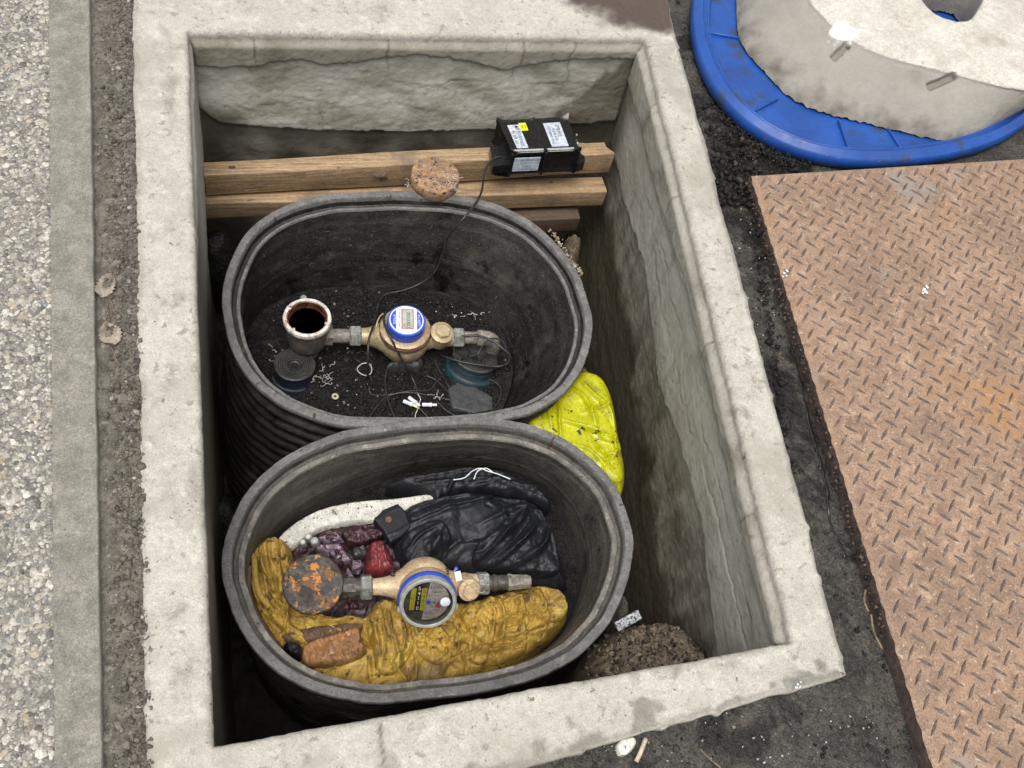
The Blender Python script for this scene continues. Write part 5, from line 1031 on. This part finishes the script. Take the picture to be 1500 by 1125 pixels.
# ------------------------------------------------------------------ blue lid with the foam block
def make_lid():
    z0 = .0; out = [(1013, 20), (1020, 62), (1042, 118), (1085, 176), (1145, 214), (1205, 231), (1265, 237), (1345, 234), (1420, 222), (1478, 198), (1530, 150), (1556, 90), (1550, 10), (1500, -70), (1420, -125), (1300, -150), (1150, -140), (1060, -90), (1022, -30)]
    R = smooth_closed([U(x, y, .012) for x, y in out], 5, 240); n = len(R); tg = np.roll(R, -1, 0)-np.roll(R, 1, 0); nr = np.stack([tg[:, 1], -tg[:, 0]], 1); nr /= np.linalg.norm(nr, axis=1)[:, None]
    root = thing('tub_lid', 'upturned blue plastic oval tub lid with a raised lip', 'tub lid', R.mean(0)*np.array([1, 1, 0]))
    def ring(off, z): q = R.copy(); q[:, :2] += nr*off; q[:, 2] = z; return q
    prof = [(-.006, -.012), (.001, -.008), (.002, .008), (.0, .018), (-.003, .0215), (-.017, .0265), (-.0185, .0285), (-.0205, .0285), (-.022, .026), (-.0235, .0215), (-.036, .0165), (-.0375, .018), (-.0395, .018), (-.041, .016), (-.044, .006), (-.050, .0015), (-.075, -.001), (-.12, -.002)]
    V = np.stack([ring(a, b) for a, b in prof], 1); body = build('lip', V.reshape(-1, 3), grid_faces(n, len(prof), wrap=True)[:, ::-1], MAT['lid'], root, smooth=60)
    q = ring(-.11, -.002); c = q.mean(0); V = np.r_[q, [c]]; build('base', V, [(i, (i+1) % n, n) for i in range(n)], MAT['lid'], root, smooth=0)
    for ax in ((1140, 145), (1229, 185), (1301, 196), (1100, 60)):
        p = U(*ax, .0)[:2]; k = np.argmin(((R[:, :2]-p)**2).sum(1)); a = R[k, :2]-nr[k]*.042; b = R[k, :2]-nr[k]*.14; d = b-a; M = frame(((a+b)/2).tolist()+[.0015], (d[0], d[1], 0))
        build('rib', *box(np.linalg.norm(d), .0035, .010, M, .001, 1), MAT['lid'], root)
make_lid()
def smooth_closed2(P, order, n):
    Q = smooth_closed(P, order, 512); Qc = np.r_[Q, Q[:1]]; t = np.linspace(0, 512, n, endpoint=False); return np.stack([np.interp(t, np.arange(513), Qc[:, k]) for k in range(3)], 1)
def make_block():
    zb = .004; bot = [(1082, 50), (1100, 84), (1128, 112), (1161, 146), (1226, 170), (1302, 188), (1350, 200), (1388, 206), (1415, 203), (1440, 194), (1500, 158), (1560, 100), (1590, 20), (1560, -60), (1450, -120), (1300, -130), (1150, -110), (1085, -40)]
    top = [(1150, -60), (1180, -25), (1200, 5), (1234, 40), (1262, 62), (1320, 80), (1368, 94), (1413, 106), (1455, 117), (1500, 128), (1550, 125), (1600, 90), (1620, 10), (1590, -70), (1470, -130), (1330, -150), (1200, -140), (1150, -110)]
    hole = [(1348, -6), (1360, 8), (1378, 22), (1403, 31), (1424, 27), (1437, 8), (1442, -12), (1430, -30), (1400, -36), (1365, -26)]
    zt = .105; B = smooth_closed2([U(x, y, zb) for x, y in bot], 16, 900); Tt = smooth_closed2([U(x, y, zt) for x, y in top], 7, 900); Hh = smooth_closed2([U(x, y, zt+.004) for x, y in hole], 3, 900)
    root = thing('foam_block', 'dirty pale grey foam insulation block with a hole, sitting in the blue lid', 'foam block', B.mean(0)*np.array([1, 1, 0])+np.array([0, 0, .002])); n = 900
    rings = []
    for t in np.linspace(0, 1, 60):
        q = B*(1-t)+Tt*t; out = _ctr(q); q = q+out*(.003*math.sin(math.pi*t)+.004*float(sstep(.9, .95, t))*(t<.995)); q[:, 2] = zb+(zt-zb)*t; rings.append(q)
    rings[-1] = Tt+np.array([0, 0, -.004]); 
    for k, (t, dz) in enumerate(((.03, 0), (.08, .002))+tuple((v, .003+.0015*math.sin(v*9)) for v in np.linspace(.14, .97, 22))):
        q = Tt*(1-t)+Hh*t; q[:, 2] = zt+dz; rings.append(q)
    q = Hh.copy(); q[:, 2] = zt+.001; rings.append(q); q = Hh.copy(); q = q-_ctr(q)*.003; q[:, 2] = zt-.012; rings.append(q); q = q.copy(); q[:, 2] = zb; rings.append(q)
    SLOT = []; V = np.stack(rings, 1).reshape(-1, 3)
    # slot dents at two places on the side, rough bottom edge
    def hit(x, y):
        dr = RW@np.array([x-CX, y-CY, FPX]); dr = dr/np.linalg.norm(dr); w_ = V-CPOS; tt = w_@dr; ds = np.linalg.norm(w_-tt[:, None]*dr, axis=1)
        k = np.where(ds < .005)[0]; return V[k[np.argmin(tt[k])]] if len(k) else V[np.argmin(ds)]
    for p1, p2, q1, q2 in (((1362, 127), (1403, 107), (1376, 106), (1388, 128)), ((1218, 84), (1242, 62), (1224, 60), (1240, 84))):
        c1, c2, e3, e4 = hit(*p1), hit(*p2), hit(*q1), hit(*q2); c = (c1+c2)/2; e1 = _nz(c2-c1); a = np.linalg.norm(c2-c1)/2; e2 = e4-e3; e2 = _nz(e2-e2.dot(e1)*e1); nn_ = np.cross(e1, e2); nn_ = nn_*(1 if nn_.dot(CPOS-c) > 0 else -1)
        d = V-c; u = np.abs(d@e1)/a; v = np.abs(d@e2)/.0095; f = (1-sstep(.88, 1.04, u))*(1-sstep(.8, 1.1, v))*(np.abs(d@nn_) < .02); V -= nn_*.014*f[:, None]; SLOT.append(f)
    N = fbm(V[:, 0]*30, V[:, 1]*30, V[:, 2]*30, 4); V[:, 1] += N*.003; V[:, 2] += np.where(V[:, 2] > .09, N*.003, 0)
    rag = fbm(V[:, 0]*60, V[:, 1]*60, 0, 3); low = V[:, 2] < .012; V[low, 2] += rag[low]*.006; V[low, 1] += rag[low]*.006
    dirt = sstep(.045, .0, V[:, 2]+N*.035)*.75*(V[:, 0] < 1.62)*np.clip(.75+fbm(V[:, 0]*22, V[:, 1]*22, 3, 4)*1.2, 0, 1)+np.clip(fbm(V[:, 0]*9, V[:, 1]*5+V[:, 2]*5, 3, 4)*1.3, 0, 1)*.35*(V[:, 2] < .09)
    dirt = np.maximum(dirt, np.clip(sum(SLOT), 0, 1)*.38); grey = (V[:, 2] < .1)*.8; p = U(1240, 45, .106); r = np.linalg.norm((V-p)*np.array([1, 1.6, 1]), axis=1)+N*.05; white = sstep(.05, .035, r)  # shade painted into slot dents via dirt and onto the sides via grey
    o = build('block', V, grid_faces(n, len(rings), wrap=True), MAT['block'], root, smooth=60, attrs={'dirt': np.clip(dirt, 0, 1), 'white': white, 'grey': grey*1.})
def _ctr(q): c = q.mean(0); d = q-c; d[:, 2] = 0; return d/np.linalg.norm(d, axis=1)[:, None]
make_block()

# ------------------------------------------------------------------ leaves, twigs and scraps on the ground
def leaf(cpx, L, W, ang, label, stem):
    c = U(*cpx, -.004); root = thing('dead_leaf', label, 'leaf', c); M = frame(c, (math.cos(ang), math.sin(ang), 0)); V = []; nx, ny = 26, 11
    for i in range(nx):
        t = i/(nx-1); hw = W*math.sin(math.pi*t**.8)**.8*(1+.12*math.sin(i*2.1))
        for j in range(ny):
            s_ = j/(ny-1)*2-1; V.append((L*(t-.5), s_*hw/2, .006*abs(s_)**1.5+.004*math.sin(t*7+s_*2)-.0015*math.exp(-(s_/.12)**2)))
    top = xf(M, V); bot = xf(M, [(x, y, z-.0006) for x, y, z in V]); f = grid_faces(nx, ny)
    build('blade', top+bot, np.r_[f[:, ::-1], f+len(V)], MAT['leaf'], root, smooth=180)
    build('stem', *tube(catmull([U(x, y, -.001) for x, y in stem], 6), .0011, 6), MAT['twig'], root, smooth=180)
leaf((162, 490), .050, .036, 1.75, 'flat pale dead leaf in the gutter, the lower and rounder of two', [(160, 470), (158, 450), (157, 440)])
leaf((156, 420), .052, .034, 1.2, 'curled pale dead leaf in the gutter, the upper of two', [(160, 436), (164, 445), (168, 458)])
px_tube('twig', [(163, 508, -.004), (168, 520, -.003), (174, 538, -.005), (178, 552, -.006)], .0012, MAT['twig'], 'thin dry twig below the dead leaves in the gutter', 'twig')
px_tube('stick', [(946, 1082, -.006), (940, 1098, -.005), (932, 1116, -.006)], .0035, MAT['palestick'], 'short pale wooden stick on the wet asphalt near the bottom', 'stick', n=8)
px_tube('twig', [(1026, 1098, -.008), (1040, 1112, -.006), (1055, 1124, -.008)], .0012, MAT['twig'], 'thin twig on the wet asphalt right of the pale stick', 'twig')
o = blob('pale_scrap', [(905, 1090), (915, 1080), (930, 1078), (934, 1088), (924, 1102), (910, 1106)], 0, -.012, .010, .005, MAT['foam'], None, res=.0016, noise=lambda x, y: fbm(x*120, y*120, 0, 3)*.006); tag(o, 'crumbly pale brown scrap left of the pale stick', 'scrap')
for pp, lb in (([(1268, 864), (1266, 880), (1272, 896)], 'dry brown twig wedged along the edge of the rusty plate'), ([(1276, 900), (1280, 925), (1292, 950)], 'long dry stem lying along the lower plate edge')): px_tube('twig', [(x, y, .004) for x, y in pp], .0018, MAT['twig'], lb, 'twig')
# thin water trail in the wet channel
def trail():
    pts = [(1140, 400), (1150, 450), (1168, 520), (1180, 580), (1196, 640), (1210, 700), (1222, 760), (1240, 815)]; P = [U(x+2*math.sin(i*3), y, -.010) for i, (x, y) in enumerate(pts)]; P = catmull(P, 14)
    P[:, 0] += fbm(P[:, 1]*30, P[:, 1]*0, 0, 3)*.004; P[:, 2] = zasph(P[:, 0], P[:, 1])+.001
    n_ = len(P); r_n = .0012+.0065*np.clip(fbm(np.arange(n_)*.11, np.zeros(n_), 3., 3)+.15, 0, 1)+.0008*np.abs(np.sin(np.arange(n_)*.9)); v, f = tube(P, r_n, 10); v = np.array(v); v[:, 2] = P[:, 2].repeat(10) [:len(v)]+(v[:, 2]-P[:, 2].repeat(10)[:len(v)])*.45
    return build('water_trail', v, f, WATER, None, smooth=180, kind='structure')
WATER = MAT['wetfilm'] = flat('wet_film', (.012, .011, .010), .03, spec=.8)
trail()
flecks(50, (1080, 230, 1140, 520), -.009, 'small pale specks in the wet channel', .0007, .0018)
flecks(60, (880, 1040, 1300, 1120), -.008, 'tiny pale grains on the wet asphalt near the bottom', .0008, .0022, (.4, .38, .33))
